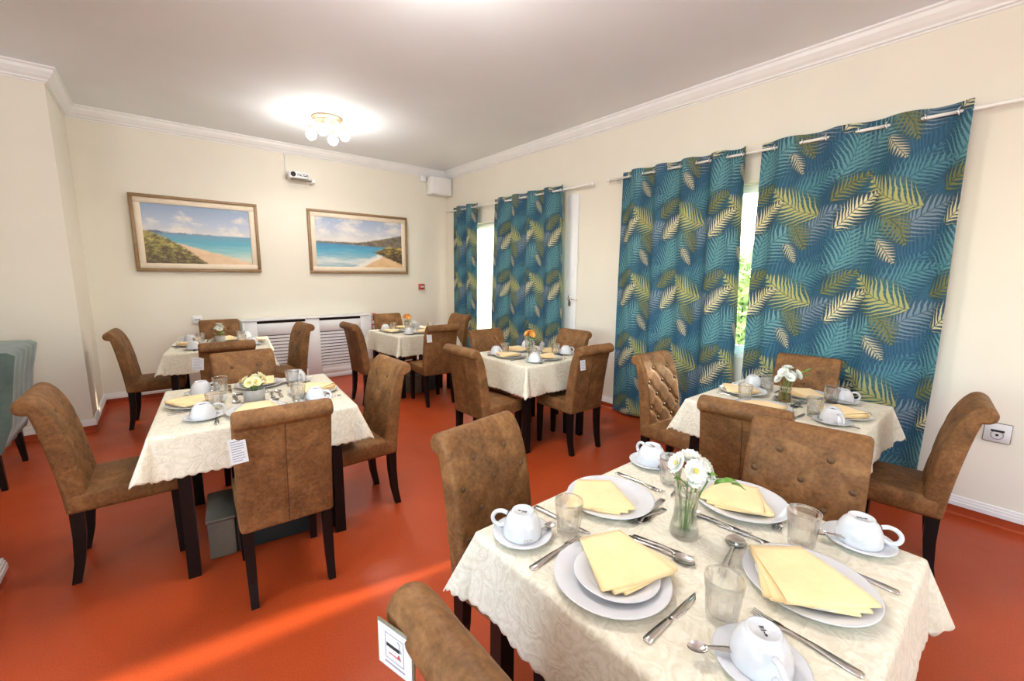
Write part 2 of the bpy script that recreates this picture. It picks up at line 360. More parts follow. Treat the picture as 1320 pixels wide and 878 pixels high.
def m_curtain():
    t = NT('blue_palm_print_curtain'); uv0 = t.n('ShaderNodeUVMap').outputs[0]; g = leaf_group()
    nd = t.n('ShaderNodeTexNoise'); nd.inputs['Scale'].default_value = 9; nd.inputs['Detail'].default_value = 3; t.l(uv0, nd.inputs['Vector'])
    sb = t.n('ShaderNodeVectorMath', operation='SUBTRACT'); t.l(nd.outputs['Color'], sb.inputs[0]); sb.inputs[1].default_value = (.5, .5, .5)
    ma = t.n('ShaderNodeVectorMath', operation='MULTIPLY_ADD'); t.l(sb.outputs[0], ma.inputs[0]); ma.inputs[1].default_value = (.035, .035, 0); t.l(uv0, ma.inputs[2]); uv = ma.outputs[0]
    cloud = t.noise(3.0, 3, .5, uv)
    col = t.ramp(cloud, [(.3, lin(34, 76, 106)), (.7, lin(48, 100, 126))])
    D = math.radians
    leaves = [((-.20, -.28), D(50), .60, .19, 40, .92, .10, lin(40, 92, 124), lin(64, 120, 146), lin(26, 70, 104)),
              ((.02, .30), D(128), .52, .17, 38, .92, -.12, lin(46, 104, 128), lin(70, 132, 148), lin(26, 72, 104)),
              ((.30, .16), D(60), .50, .16, 38, .92, .10, lin(58, 112, 136), lin(84, 140, 156), lin(28, 74, 106)),
              ((.10, -.20), D(44), .46, .15, 34, .95, .14, lin(104, 156, 160), lin(138, 180, 180), lin(36, 88, 112)),
              ((-.04, -.27), D(72), .42, .14, 34, .95, -.12, lin(94, 150, 156), lin(124, 172, 174), lin(34, 84, 110)),
              ((-.30, .20), D(30), .40, .13, 36, .95, .10, lin(78, 134, 146), lin(104, 154, 162), lin(34, 84, 110)),
              ((-.25, -.07), D(38), .40, .125, 36, .9, .12, lin(122, 142, 156), lin(150, 164, 176), lin(56, 88, 116)),
              ((.27, -.15), D(-62), .25, .085, 40, .95, .05, lin(118, 120, 66), lin(140, 140, 86), lin(54, 78, 66)),
              ((.22, -.29), D(-58), .19, .055, 52, .95, .02, lin(206, 198, 164), lin(190, 186, 160), lin(60, 78, 88)),
              ((-.05, .17), D(36), .29, .09, 38, 1.0, .06, lin(124, 124, 60), lin(146, 144, 84), lin(40, 70, 72)),
              ((.20, .06), D(146), .40, .14, 32, .95, .20, lin(184, 182, 108), lin(200, 200, 138), lin(64, 94, 86)),
              ((.0, .0), D(42), .36, .098, 40, 1.05, .06, lin(228, 220, 172), lin(240, 234, 196), lin(26, 50, 70))]
    for (c, a, L_, W_, fr, gp, bd, ca, cb, cl) in leaves:
        nd = t.t.nodes.new('ShaderNodeGroup'); nd.node_tree = g
        t.l(col, nd.inputs['Base']); t.l(uv, nd.inputs['UV'])
        nd.inputs['Centre'].default_value = (c[0], c[1], 0); nd.inputs['Angle'].default_value = a; nd.inputs['Length'].default_value = L_
        nd.inputs['Width'].default_value = W_; nd.inputs['Freq'].default_value = fr*.86; nd.inputs['Gap'].default_value = gp*.93; nd.inputs['Bend'].default_value = bd
        nd.inputs['Color'].default_value = ca; nd.inputs['Tip'].default_value = cb; nd.inputs['Line'].default_value = cl
        col = nd.outputs[0]
    col = t.mix(t.math('MULTIPLY', t.noise(26, 4, .6, uv0), .24), col, lin(112, 134, 140))
    t.set(Base_Color=col, Roughness=.7, Specular_IOR_Level=.2); t.bump(t.noise(300, 2, .5, uv0), .12, .002)
    tl = t.n('ShaderNodeBsdfTranslucent'); t.l(col, tl.inputs[0]); mx = t.n('ShaderNodeMixShader'); mx.inputs[0].default_value = .12
    t.l(t.b.outputs[0], mx.inputs[1]); t.l(tl.outputs[0], mx.inputs[2]); t.l(mx.outputs[0], t.out.inputs[0]); return t.m
M['curtain'] = m_curtain()

def m_painting(kind):
    t = NT('seascape_canvas_'+kind); uv = t.n('ShaderNodeUVMap').outputs[0]; sp = t.n('ShaderNodeSeparateXYZ'); t.l(uv, sp.inputs[0]); x, y = sp.outputs[0], sp.outputs[1]
    n1 = t.noise(4, 5, .6, uv); n2 = t.noise(14, 4, .6, uv); n3 = t.noise(40, 4, .6, uv)
    st = t.n('ShaderNodeMapping'); t.l(uv, st.inputs[0]); st.inputs['Scale'].default_value = (3, 14, 1); nw = t.noise(1.5, 4, .6, st.outputs[0])
    step = lambda v, e, s=40.0: t.math('MULTIPLY', t.math('SUBTRACT', v, e), s, clamp=True)
    j = lambda v, n, a: t.math('ADD', v, t.math('MULTIPLY', t.math('SUBTRACT', n, .5), a))
    if kind == 'left':
        skyc = t.ramp(y, [(.45, lin(214, 208, 206)), (.7, lin(176, 188, 208)), (1, lin(138, 158, 188))])
        cl = t.ramp(j(n1, y, -.35), [(.42, (0,0,0,1)), (.6, (1,1,1,1))])
        skyc = t.mix(cl, skyc, lin(232, 222, 212))
        hor = .50
        hill = t.math('MULTIPLY', step(y, hor-.02), t.math('SUBTRACT', 1.0, step(j(y, n2, .12), t.math('ADD', hor+.015, t.math('MULTIPLY', t.math('SUBTRACT', .35, x), .08)))))
        c = t.mix(hill, skyc, lin(98, 108, 140))
        sea = t.ramp(j(y, nw, .2), [(.08, lin(206, 212, 196)), (.25, lin(134, 188, 192)), (.38, lin(92, 164, 186)), (.52, lin(112, 150, 176))])
        c = t.mix(t.math('SUBTRACT', 1.0, step(y, hor)), c, sea)
        sandline = t.math('SUBTRACT', .46, t.math('MULTIPLY', x, .44))
        sand = t.ramp(n1, [(.3, lin(216, 178, 140)), (.7, lin(236, 208, 176))])
        c = t.mix(t.math('SUBTRACT', 1.0, step(j(y, n2, .06), sandline, 25)), c, sand)
        duneline = t.math('SUBTRACT', .53, t.math('MULTIPLY', t.math('POWER', x, 1.5), 1.35))
        dune = t.ramp(j(t.math('ADD', t.math('MULTIPLY', n2, .65), t.math('MULTIPLY', n3, .35)), y, .25), [(.36, lin(84, 62, 42)), (.47, lin(128, 122, 62)), (.6, lin(206, 178, 100))])
        c = t.mix(t.math('SUBTRACT', 1.0, step(j(y, n3, .14), duneline, 22)), c, dune)
    else:
        skyc = t.ramp(y, [(.5, lin(222, 214, 206)), (.8, lin(176, 186, 206)), (1, lin(156, 170, 198))])
        skyc = t.mix(t.ramp(n1, [(.45, (0,0,0,1)), (.62, (1,1,1,1))]), skyc, lin(226, 220, 216))
        ridge = t.math('ADD', .49, t.math('MULTIPLY', t.math('POWER', t.math('MAXIMUM', t.math('SUBTRACT', x, .45), 0.0), 1.2), .42))
        hill = t.math('SUBTRACT', 1.0, step(j(y, n3, .06), t.math('ADD', ridge, .015)))
        c = t.mix(hill, skyc, t.ramp(n2, [(.3, lin(82, 78, 78)), (.7, lin(150, 132, 104))]))
        sea = t.ramp(j(y, nw, .3), [(.02, lin(150, 176, 186)), (.12, lin(214, 216, 212)), (.22, lin(134, 178, 192)), (.36, lin(80, 156, 190)), (.5, lin(72, 130, 168))])
        shore = t.math('SUBTRACT', t.math('MULTIPLY', x, .95), .46)          # x beyond which is sand
        c = t.mix(t.math('SUBTRACT', 1.0, step(y, t.math('SUBTRACT', .475, t.math('MULTIPLY', x, .05)))), c, sea)
        foam = t.math('MULTIPLY', step(j(shore, n2, .12), t.math('SUBTRACT', y, .10), 20), t.math('SUBTRACT', 1.0, step(y, .42)))
        c = t.mix(foam, c, lin(232, 226, 216))
        sandm = t.math('MULTIPLY', step(j(shore, n2, .06), y, 22), t.math('SUBTRACT', 1.0, step(y, .40)))
        c = t.mix(sandm, c, t.ramp(n1, [(.3, lin(204, 156, 104)), (.7, lin(232, 200, 160))]))
        dl = t.math('SUBTRACT', .42, t.math('MULTIPLY', t.math('MAXIMUM', t.math('SUBTRACT', .95, x), 0.0), .75))
        dune = t.math('MULTIPLY', step(j(x, n3, .12), t.math('ADD', .62, t.math('MULTIPLY', t.math('ABSOLUTE', t.math('SUBTRACT', y, .33)), 1.4)), 20), t.math('SUBTRACT', 1.0, step(y, .44)))
        c = t.mix(dune, c, t.ramp(j(t.math('ADD', t.math('MULTIPLY', n2, .7), t.math('MULTIPLY', n3, .37)), y, .8), [(.3, lin(70, 54, 38)), (.44, lin(130, 110, 62)), (.58, lin(212, 180, 96))]))
    t.set(Base_Color=c, Roughness=.5); t.bump(n3, .15, .003); return t.m
M['paintL'] = m_painting('left'); M['paintR'] = m_painting('right')

# ------------------------------------------------------------------ the room
YN, XW = -6.0, -3.2
def sbox(name, b, mat): return struct(MB().box(*b).build(name, mat))
sbox('floor', (XW, XR+.2, YN-.2, YB+.2, -.15, 0), M['floor'])
sbox('ceiling', (XW, XR+.2, YN-.2, YB+.2, ZC, ZC+.12), M['ceiling'])
sbox('wall_back', (XL-.05, XR+.2, YB, YB+.2, 0, ZC), M['wall'])
sbox('wall_pier', (XW, XL, YP, YB+.2, 0, ZC), M['wall'])
WL = (-1.35, 1.95, .93, 2.57)
struct(MB().box(XW-.2, XW, YN-.2, WL[0], 0, ZC).box(XW-.2, XW, WL[1], YB+.2, 0, ZC).box(XW-.2, XW, WL[0], WL[1], 0, WL[2]).box(XW-.2, XW, WL[0], WL[1], WL[3], ZC).build('wall_left', M['wall']))
sbox('wall_left_partition', (-1.25, -.712, 2.35, 3.0, 0, ZC), M['wall'])
# window wall with its openings: (y0, y1, z0, z1)
OPEN = [(3.74, 5.95, 0.02, 2.27), (.72, 2.45, .84, 2.28)]
wm = MB(); ys = sorted([o[0] for o in OPEN]+[o[1] for o in OPEN]); prev = YN-.2
for o in sorted(OPEN):
    wm.box(XR, XR+.2, prev, o[0], 0, ZC); wm.box(XR, XR+.2, o[0], o[1], o[3], ZC); wm.box(XR, XR+.2, o[0], o[1], 0, o[2]); prev = o[1]
wm.box(XR, XR+.2, prev, YB+.2, 0, ZC); struct(wm.build('wall_right', M['wall']))
wm = MB(); OPB = [(-.5, 2.9, .9, 2.6)]
wm.box(XW, OPB[0][0], YN-.2, YN, 0, ZC).box(OPB[0][1], XR, YN-.2, YN, 0, ZC).box(OPB[0][0], OPB[0][1], YN-.2, YN, OPB[0][3], ZC).box(OPB[0][0], OPB[0][1], YN-.2, YN, 0, OPB[0][2])
struct(wm.build('wall_front', M['wall']))
# cornice: profile (out from wall, down from ceiling)
CPROF = [(0, 0), (.085, 0), (.085, -.012), (.072, -.02), (.066, -.045), (.045, -.078), (.028, -.095), (.024, -.108), (.008, -.112), (.008, -.123), (0, -.123)]
def cornice(n, a, b, nrm, ext=(0, 0)):
    a = Vector(a); b = Vector(b); d = (b-a).normalized(); nv = Vector(nrm); m = MB(); S = []
    for p, e in ((a, ext[0]), (b, ext[1])):
        S.append([tuple((p+nv*q[0]+d*(e*q[0]*(1 if p is b else -1))+Vector((0, 0, ZC+q[1])))) for q in CPROF])
    m.loft(S, True, False); return struct(m.build('trim_%d' % n, M['trim']))
cornice(1, (XL, YB, 0), (XR, YB, 0), (0, -1, 0), (-1, -1))
cornice(2, (XR, YB, 0), (XR, YN, 0), (-1, 0, 0), (-1, -1))
cornice(3, (XW, YP, 0), (XL, YP, 0), (0, -1, 0), (-1, 1))
cornice(4, (XL, YP, 0), (XL, YB, 0), (1, 0, 0), (1, -1))
# skirting: red coved upstand below a moulded white board
BPROF = [(0, .063), (.020, .063), (.020, .088), (.016, .092), (.016, .106), (.012, .110), (.012, .122), (.006, .126), (0, .126)]
def skirting(name, a, b, nrm, ext=(0, 0)):
    a = Vector(a); b = Vector(b); d = (b-a).normalized(); nv = Vector(nrm)
    for nm, prof, mt in ((name, BPROF, M['trim']), (name.replace('baseboard', 'trim_upstand'), [(0, 0), (.016, 0), (.008, .012), (.006, .063), (0, .063)], M['floor'])):
        S = []
        for p, e in ((a, ext[0]), (b, ext[1])):
            S.append([tuple(p+nv*q[0]+d*(e*q[0]*(1 if p is b else -1))+Vector((0, 0, q[1]))) for q in prof])
        struct(MB().loft(S, True, False).build(nm, mt))
skirting('baseboard_back', (XL, YB, 0), (XR, YB, 0), (0, -1, 0), (-1, -1))
skirting('baseboard_right', (XR, 3.42, 0), (XR, YN, 0), (-1, 0, 0))
skirting('baseboard_pier_front', (XW, YP, 0), (XL, YP, 0), (0, -1, 0), (-1, 1))
skirting('baseboard_pier_side', (XL, YP, 0), (XL, YB, 0), (1, 0, 0), (1, -1))
skirting('baseboard_left_front', (-.712, 2.35, 0), (-.712, 3.0, 0), (1, 0, 0), (0, 1))
skirting('baseboard_left_end', (-.712, 3.0, 0), (-1.25, 3.0, 0), (0, 1, 0), (1, 0))

# windows
def window(n, o, xw, mull, blinds=False):
    y0, y1, z0, z1 = o; x0, x1 = xw; r = empty('window_%d' % n, ((x0+x1)/2, (y0+y1)/2, z0)); r['kind'] = 'structure'
    cx, cy = (x0+x1)/2, (y0+y1)/2; h = z1-z0; fw = .06
    def fr(nm, a, b, c, d, mt=M['white']): return MB().rbox(x0-cx, x1-cx, a-cy, b-cy, c-z0, d-z0, .006, 1).build(nm, mt, r)
    fr('frame_rail', y0+.001, y1-.001, z1-fw, z1-.001); fr('frame_rail', y0+.001, y1-.001, z0+.001, z0+fw)
    edges = [y0+.001]+mull+[y1-.001]
    for i, e in enumerate(edges):
        a = e if i == 0 else (e-fw if i == len(edges)-1 else e-fw/2); fr('frame_stile', a, a+fw, z0+fw, z1-fw)
    for i in range(len(edges)-1):
        a = edges[i]+(fw if i == 0 else fw/2); b = edges[i+1]-(fw if i == len(edges)-2 else fw/2)
        MB().box(-.004, .004, a-cy+.001, b-cy-.001, fw, h-fw).build('pane', M['pane'], r)
    if blinds:
        m = MB(); z = z0+.1
        while z < z1-.07:
            m.add([(-.055, y0-cy+.07, z-z0-.007), (-.055, y1-cy-.07, z-z0-.007), (-.045, y1-cy-.07, z-z0+.012), (-.045, y0-cy+.07, z-z0+.012)], [(0,1,2,3)]); z += .022
        b = m.build('blind_slats', M['slat'], r); b['kind'] = 'stuff'
    return r
window(1, OPEN[0], (XR+.08, XR+.14), [4.4, 5.15], True)
window(2, OPEN[1], (XR+.08, XR+.14), [1.72])
sbox('trim_sill', (XR-.015, XR+.10, .70, 2.47, .81, .845), M['white'])
wb = empty('window_4', (XW-.1, .3, .93), -PI/2); wb['kind'] = 'structure'  # unseen left window, added to hold a fill lamp
for (a, b, c, d) in ((-1.65, 1.65, 1.58, 1.64), (-1.65, 1.65, 0, .06), (-1.65, -1.59, .06, 1.58), (1.59, 1.65, .06, 1.58), (-.03, .03, .06, 1.58)):
    MB().box(a+.001, b-.001, -.03, .03, c+.001, d-.001).build('frame_rail', M['white'], wb)
for (a, b) in ((-1.59, -.03), (.03, 1.59)): MB().box(a, b, -.004, .004, .061, 1.579).build('pane', M['pane'], wb)
wb = empty('window_3', (1.2, YN-.1, .9)); wb['kind'] = 'structure'  # unseen front window, added to hold the other fill lamp
for (a, b, c, d) in ((-1.7, 1.7, 1.64, 1.7), (-1.7, 1.7, 0, .06), (-1.7, -1.64, .06, 1.64), (1.64, 1.7, .06, 1.64), (-.6, -.54, .06, 1.64), (.54, .6, .06, 1.64)):
    MB().box(a+.001, b-.001, -.03, .03, c+.001, d-.001).build('frame_rail', M['white'], wb)
for (a, b) in ((-1.64, -.6), (-.54, .54), (.6, 1.64)):
    MB().box(a, b, -.004, .004, .061, 1.639).build('pane', M['pane'], wb)
# white door jamb of the far glazed door, with its lever handle
dj = empty('door_1', (XR, 3.53, 0)); dj['kind'] = 'structure'
MB().rbox(-.03, -.001, -.055, .10, .002, 2.44, .004, 1).build('jamb', M['white'], dj)
dh = MB().rbox(-.043, -.036, .005, .045, 1.13, 1.26, .003, 1).build('handle_plate', M['chrome'], dj)
MB().tube([(-.04, .025, 1.222), (-.085, .025, 1.222), (-.09, .01, 1.222), (-.09, -.14, 1.216)], .009, 8).build('lever_handle', M['chrome'], dj)

# outside: lawn and hedge seen through the curtain gaps
struct(MB().box(XR+.25, 30, -12, 16, -.3, -.2).build('floor_lawn', M['grass']))
def hedge(name, cx, cy, sx, sy, h, n, seed, label):
    rnd = random.Random(seed); m = MB(); r = empty(name, (cx, cy, -.2))
    for i in range(n):
        a = rnd.random()*2*PI; q = rnd.random()**.5; z = rnd.random()*h
        k = (1-.35*(z/h)**2)
        p = Vector((q*math.cos(a)*sx*k, q*math.sin(a)*sy*k, z)); s = .05+.05*rnd.random()
        d = Vector((rnd.uniform(-1,1), rnd.uniform(-1,1), rnd.uniform(-.6,1))).normalized(); e = d.orthogonal().normalized()
        m.add([p-d*s, p+e*s*.45, p+d*s, p-e*s*.45], [(0,1,2,3)])
    lv = m.build('foliage', M['hedge'], r); lv['kind'] = 'stuff'
    t = MB()
    for k in range(5): t.tube([(rnd.uniform(-.2,.2)*sx, rnd.uniform(-.6,.6)*sy, 0), (rnd.uniform(-.4,.4)*sx, rnd.uniform(-.7,.7)*sy, h*.85)], [.03, .012], 6)
    t.build('branches', M['legwood'], r); tag(r, label, 'hedge')
hedge('garden_shrub', 7.2, 2.6, 1.0, 1.6, 2.1, 9000, 3, 'sunlit green garden shrub seen through the gap in the wide curtains')

# ------------------------------------------------------------------ curtains and rods
ROD_X, ROD_Z = XR-.085, 2.50
def rod(y0, y1, label, ends=(True, True)):
    r = empty('curtain_rod', (ROD_X, (y0+y1)/2, ROD_Z)); h = (y1-y0)/2
    MB().tube([(0, -h, 0), (0, h, 0)], .0105, 10).build('pole', M['whitemetal'], r)
    for s, e in zip((-1, 1), ends):
        if e:
            MB().sphere((0, s*(h+.012), 0), .02).build('finial', M['whitemetal'], r)
            MB().tube([(0, s*(h-.07), 0), (.08, s*(h-.07), 0)], .009, 8).rbox(.074, .084, s*(h-.07)-.02, s*(h-.07)+.02, -.03, .03, .003, 1).build('bracket', M['whitemetal'], r)
    return tag(r, label, 'curtain rod')
rod(3.24, 6.30, 'white curtain rod over the far glazed door by the corner')
rod(-.20, 3.0, 'long white curtain rod over the wide window beside the plain wall')
def curtain(ya, yb, nw, label, seed, amp=.035, fullness=1.25, gather=0.0, lean=0.0, ny=170, nz=60, phase=0.0, u0=0.0, zb=.02):
    """ya > yb: ya is the edge nearer the far wall; u grows towards the viewer's right (-y)"""
    rnd = random.Random(seed); r = empty('curtain', (ROD_X, (ya+yb)/2, 0)); yc = (ya+yb)/2
    ph = [rnd.uniform(-.5, .5) for _ in range(8)]
    P = []; uv = []; zt = ROD_Z+.055; Wd = ya-yb
    for i in range(ny+1):
        s = i/ny; row = []
        for j in range(nz+1):
            tz = j/nz; z = zt+(zb-zt)*tz
            a = PI*nw*s+phase
            dep = min(1, tz*1.6)
            wv = amp*math.sin(a)*(1-.25*dep)+dep*(.012*math.sin(a*.5+ph[0]*6)+.010*math.sin(a*1.63+ph[1]*6))
            y = ya-s*Wd + .012*math.sin(a*2)*.6 + dep*(gather*(.5-s)+lean) + .006*math.sin(5*tz+ph[2]*6+s*9)*dep
            row.append((wv, y-yc, z)); uv.append((u0+s*Wd*fullness, z))
        P.append(row)
    m = MB(); m.grid(P); m.uv = uv; fab = m.build('fabric', M['curtain'], r)
    so = fab.modifiers.new('thickness', 'SOLIDIFY'); so.thickness = .0025
    k = math.ceil(phase/PI)
    while (k*PI-phase)/(PI*nw) < 1:
        s = (k*PI-phase)/(PI*nw)
        if s > .01:
            MB().torus((0, ya-s*Wd-yc, ROD_Z), (.55*(1 if k % 2 else -1), 1, 0), .024, .006, 16, 6).build('grommet_ring', M['chrome'], r)
        k += 1
    return tag(r, label, 'curtain', 'palm leaf curtains')
curtain(6.12, 5.42, 5, 'narrow blue palm leaf curtain nearest the room corner', 1, .038, 1.5, ny=100, nz=40, phase=.4)
curtain(5.03, 3.64, 9, 'blue palm leaf curtain hanging in front of the far glazed door', 2, .038, 1.4, gather=.1, ny=150, nz=50, phase=.9, u0=.2)
curtain(2.83, 1.61, 9, 'blue palm leaf curtain left of the bright window gap, closely folded', 3, .036, 1.4, gather=.04, lean=-.03, ny=160, nz=60, phase=.6, u0=.46)
curtain(1.505, .345, 7, 'widest blue palm leaf curtain spread flat beside the plain wall', 4, .028, 1.12, lean=-.02, ny=170, nz=60, phase=1.1, u0=-.08)

# ------------------------------------------------------------------ wall things
def painting(x0, x1, z0, z1, mat, label):
    r = empty('framed_painting', ((x0+x1)/2, YB-.022, z0)); w_, h = (x1-x0)/2, z1-z0
    def ring(nm, i, o, y0, y1, mt):
        for (a, b, c, d) in ((-w_+i, w_-i, i, o), (-w_+i, w_-i, h-o, h-i), (-w_+i, -w_+o, o, h-o), (w_-o, w_-i, o, h-o)):
            MB().rbox(a, b, y0, y1, c, d, .004, 1).build(nm, mt, r)
    ring('frame_moulding', 0, .035, -.028, .02, M['framewood']); ring('inner_frame', .035, .095, -.016, .012, M['framecream'])
    m = MB(); a = w_-.09; m.add([(-a, -.004, .09), (a, -.004, .09), (a, -.004, h-.09), (-a, -.004, h-.09), (-a, .008, .09), (a, .008, .09), (a, .008, h-.09), (-a, .008, h-.09)],
        [(0,1,2,3), (4,7,6,5), (0,4,5,1), (1,5,6,2), (2,6,7,3), (3,7,4,0)]); m.uv = [(0,0),(1,0),(1,1),(0,1)]*2
    m.build('canvas', mat, r); tag(r, label, 'painting', 'seascape paintings')
painting(-.175, 1.058, 1.493, 2.350, M['paintL'], 'framed beach painting with grassy dune at its lower left')
painting(1.657, 3.128, 1.489, 2.366, M['paintR'], 'framed bay painting with blue water and a headland, nearer the corner')

# radiator cover
rc = empty('radiator_cover', (1.60, 6.372, 0)); W2 = .828; FY = -.10
tag(rc, 'white radiator cover with two louvred panels on the far wall', 'radiator cover')
MB().rbox(-W2-.012, W2+.012, FY-.015, .098, .872, .892, .004, 1).build('top_board', M['white'], rc)
MB().rbox(-W2, -W2+.02, FY, .098, .002, .872, .003, 1).build('side_board', M['white'], rc); MB().rbox(W2-.02, W2, FY, .098, .002, .872, .003, 1).build('side_board', M['white'], rc)
MB().box(-W2+.02, W2-.02, FY+.022, FY+.030, .07, .87).build('backing', M['slot'], rc)  # dark sheet standing in for the shade inside the louvre gaps
for (a, b) in ((-W2+.02, -W2+.16), (-.09, .09), (W2-.16, W2-.02)): MB().rbox(a, b, FY, FY+.02, .07, .872, .002, 1).build('stile', M['white'], rc)
MB().rbox(-W2+.02, W2-.02, FY, FY+.02, .004, .07, .002, 1).build('plinth', M['white'], rc)
for (a, b) in ((-W2+.16, -.09), (.09, W2-.16)):
    MB().rbox(a, b, FY, FY+.02, .07, .155, .002, 1).build('bottom_rail', M['white'], rc); MB().rbox(a, b, FY, FY+.02, .68, .835, .002, 1).build('top_rail', M['white'], rc)
    sl = MB().prism([(FY+.000, .0), (FY+.012, .004), (FY+.012, .032), (FY, .030)], a, b, 'x').mesh('slat', M['white'])
    for k in range(12): inst('slat', sl, rc, (0, 0, .159+k*.0435))
# red and white fixture
rs = empty('extinguisher_sign', (2.53, YB-.02, .60)); tag(rs, 'narrow red and white wall fixture right of the radiator cover', 'wall sign')
MB().rbox(-.045, .045, -.012, .018, 0, .28, .004, 1).build('plate', M['red'], rs)
MB().box(-.03, .03, -.015, -.0125, .12, .17).build('white_band', M['white'], rs); MB().box(-.022, .022, -.015, -.0125, .03, .10).build('white_symbol', M['paper'], rs); MB().box(-.03, -.012, -.015, -.0125, .19, .26).build('white_mark', M['white'], rs)
# call point
cp = empty('fire_call_point', (3.369, YB-.02, 1.235)); tag(cp, 'small red fire alarm call point on far wall', 'alarm')
MB().rbox(-.048, .048, -.03, .018, 0, .095, .006, 2).build('housing', M['red'], cp); MB().box(-.028, .028, -.034, -.031, .035, .060).build('press_panel', M['paper'], cp)
MB().box(-.028, .03, -.0335, -.0305, .012, .02).build('caption', M['inkblack'], cp)
# wall projector
pj = empty('wall_projector', (1.58, YB-.13, 2.685)); tag(pj, 'white wall mounted projector device above the gap between the paintings', 'projector')
MB().rbox(-.15, .10, -.06, .05, .03, .115, .018, 3).build('body', M['white'], pj)
ln = MB().lathe([(.031, 0), (.031, .012), (.024, .012), (.02, .004), (0, .004)], 20).build('lens', M['black'], pj); ln.rotation_euler = (PI/2, 0, 0); ln.location = (-.10, -.058, .075)
MB().box(-.05, .085, -.0625, -.0595, .06, .085).build('vent_panel', M['inkblack'], pj); MB().box(-.05, .085, -.0645, -.062, .068, .076).build('vent_bar', M['chrome'], pj)
MB().rbox(-.12, .16, -.03, .02, .012, .028, .004, 1).build('bracket_arm', M['greybox'], pj); MB().rbox(.13, .175, -.035, .128, .0, .05, .006, 1).build('wall_mount', M['white'], pj)
MB().tube([(-.10, 0, .01), (-.09, .01, -.035), (.0, .02, -.045), (.12, .06, -.03), (.15, .09, 0)], .004, 6).build('cable', M['whitemetal'], pj)
MB().tube([(-.15, .12, .03), (-.15, .12, .35)], .007, 6).build('conduit', M['trim'], pj)
# corner box + sensor
cb = empty('corner_casing', (3.68, YB-.11, 2.76)); tag(cb, 'white boxed casing under the cornice in the room corner', 'casing')
MB().rbox(-.185, .175, -.11, .108, 0, .27, .012, 2).build('body', M['trim'], cb); MB().rbox(-.165, .155, -.118, -.111, .02, .25, .006, 1).build('front_cover', M['trim'], cb)
sn = empty('wall_sensor', (3.43, YB-.03, 2.955)); tag(sn, 'tiny white detector box beside the corner casing', 'sensor')
MB().rbox(-.05, .05, -.03, .028, 0, .085, .008, 2).build('housing', M['trim'], sn); MB().box(-.02, .02, -.034, -.031, .02, .045).build('window_lens', M['white'], sn)
# sockets
sk = empty('power_socket', (XR-.012, .024, .53)); tag(sk, 'dark edged white double wall socket beside the wide curtain', 'socket')
MB().rbox(-.001, .011, -.058, .058, -.003, .119, .004, 1).build('surround', M['acrylic'], sk); MB().rbox(-.006, .004, -.055, .055, .001, .115, .003, 1).build('face_plate', M['paper'], sk)
MB().box(-.0085, -.0062, -.028, .028, .064, .077).build('rocker_switch', M['inkblack'], sk)
MB().lathe([(.007, 0), (.007, .002), (0, .002)], 12).build('pin_hole', M['black'], sk, (-.0065, 0, .045)).rotation_euler = (0, -PI/2, 0)
MB().lathe([(.028, 0), (.028, .0015), (.024, .0015), (.024, 0)], 20).build('socket_ring', M['ink'], sk, (-.0064, 0, .045)).rotation_euler = (0, -PI/2, 0)
s2 = empty('wall_socket', (.33, YB-.012, .86)); tag(s2, 'small white socket plate low on far wall below the dune painting', 'socket')
MB().rbox(-.05, .05, -.008, .011, 0, .10, .004, 1).build('face_plate', M['white'], s2); MB().box(-.03, .03, -.011, -.0085, .045, .06).build('rocker_switch', M['ink'], s2)

# ceiling lights
def ceiling_light(x, y, label, watt):
    r = empty('ceiling_light', (x, y, ZC)); m = MB().lathe([(0, -.002), (.155, -.002), (.16, -.008), (.155, -.016), (.10, -.022), (.05, -.026), (0, -.026)], 32).build('base_plate', M['brass'], r)
    MB().torus((0, 0, -.045), (0, 0, 1), .135, .008, 28, 6).build('ring_rail', M['brass'], r)
    gm = None
    for k in range(4):
        a = PI/4+k*PI/2+.2; c, s = math.cos(a), math.sin(a)
        arm = MB().tube([(.04*c, .04*s, -.03), (.11*c, .11*s, -.05), (.165*c, .165*s, -.075), (.175*c, .175*s, -.10)], .008, 8).tube([(.175*c, .175*s, -.085), (.175*c, .175*s, -.115)], .02, 10).build('arm', M['brass'], r)
        if gm is None: gm = MB().sphere((0, 0, 0), .054, 18, 12).mesh('globe', M['globe'])
        inst('globe', gm, r, (.175*c, .175*s, -.178))
        lo = lamp('globe_lamp', 'POINT', watt*(.4 if y > 3 else .6)/4, (.175*c, .175*s, -.30), color=(1, .965, .91), shadow_soft_size=.06); lo.parent = r
        lo = lamp('globe_lamp', 'SPOT', watt*.8/4, (.175*c, .175*s, -.25), (0, 0, -1), (1, .965, .91), shadow_soft_size=.06, spot_size=math.radians(168), spot_blend=.5); lo.parent = r
    return tag(r, label, 'ceiling light', 'ceiling lights')
ceiling_light(1.577, 5.10, 'lit ceiling light with opal globes near the far wall', 44)
ceiling_light(1.15, 1.9, 'lit ceiling light with opal globes above the front tables', 54)  # fixture added above the frame to brighten the room
ceiling_light(1.60, -2.4, 'lit ceiling light with opal globes nearest the front window', 16)  # fixture added behind the camera for more room light

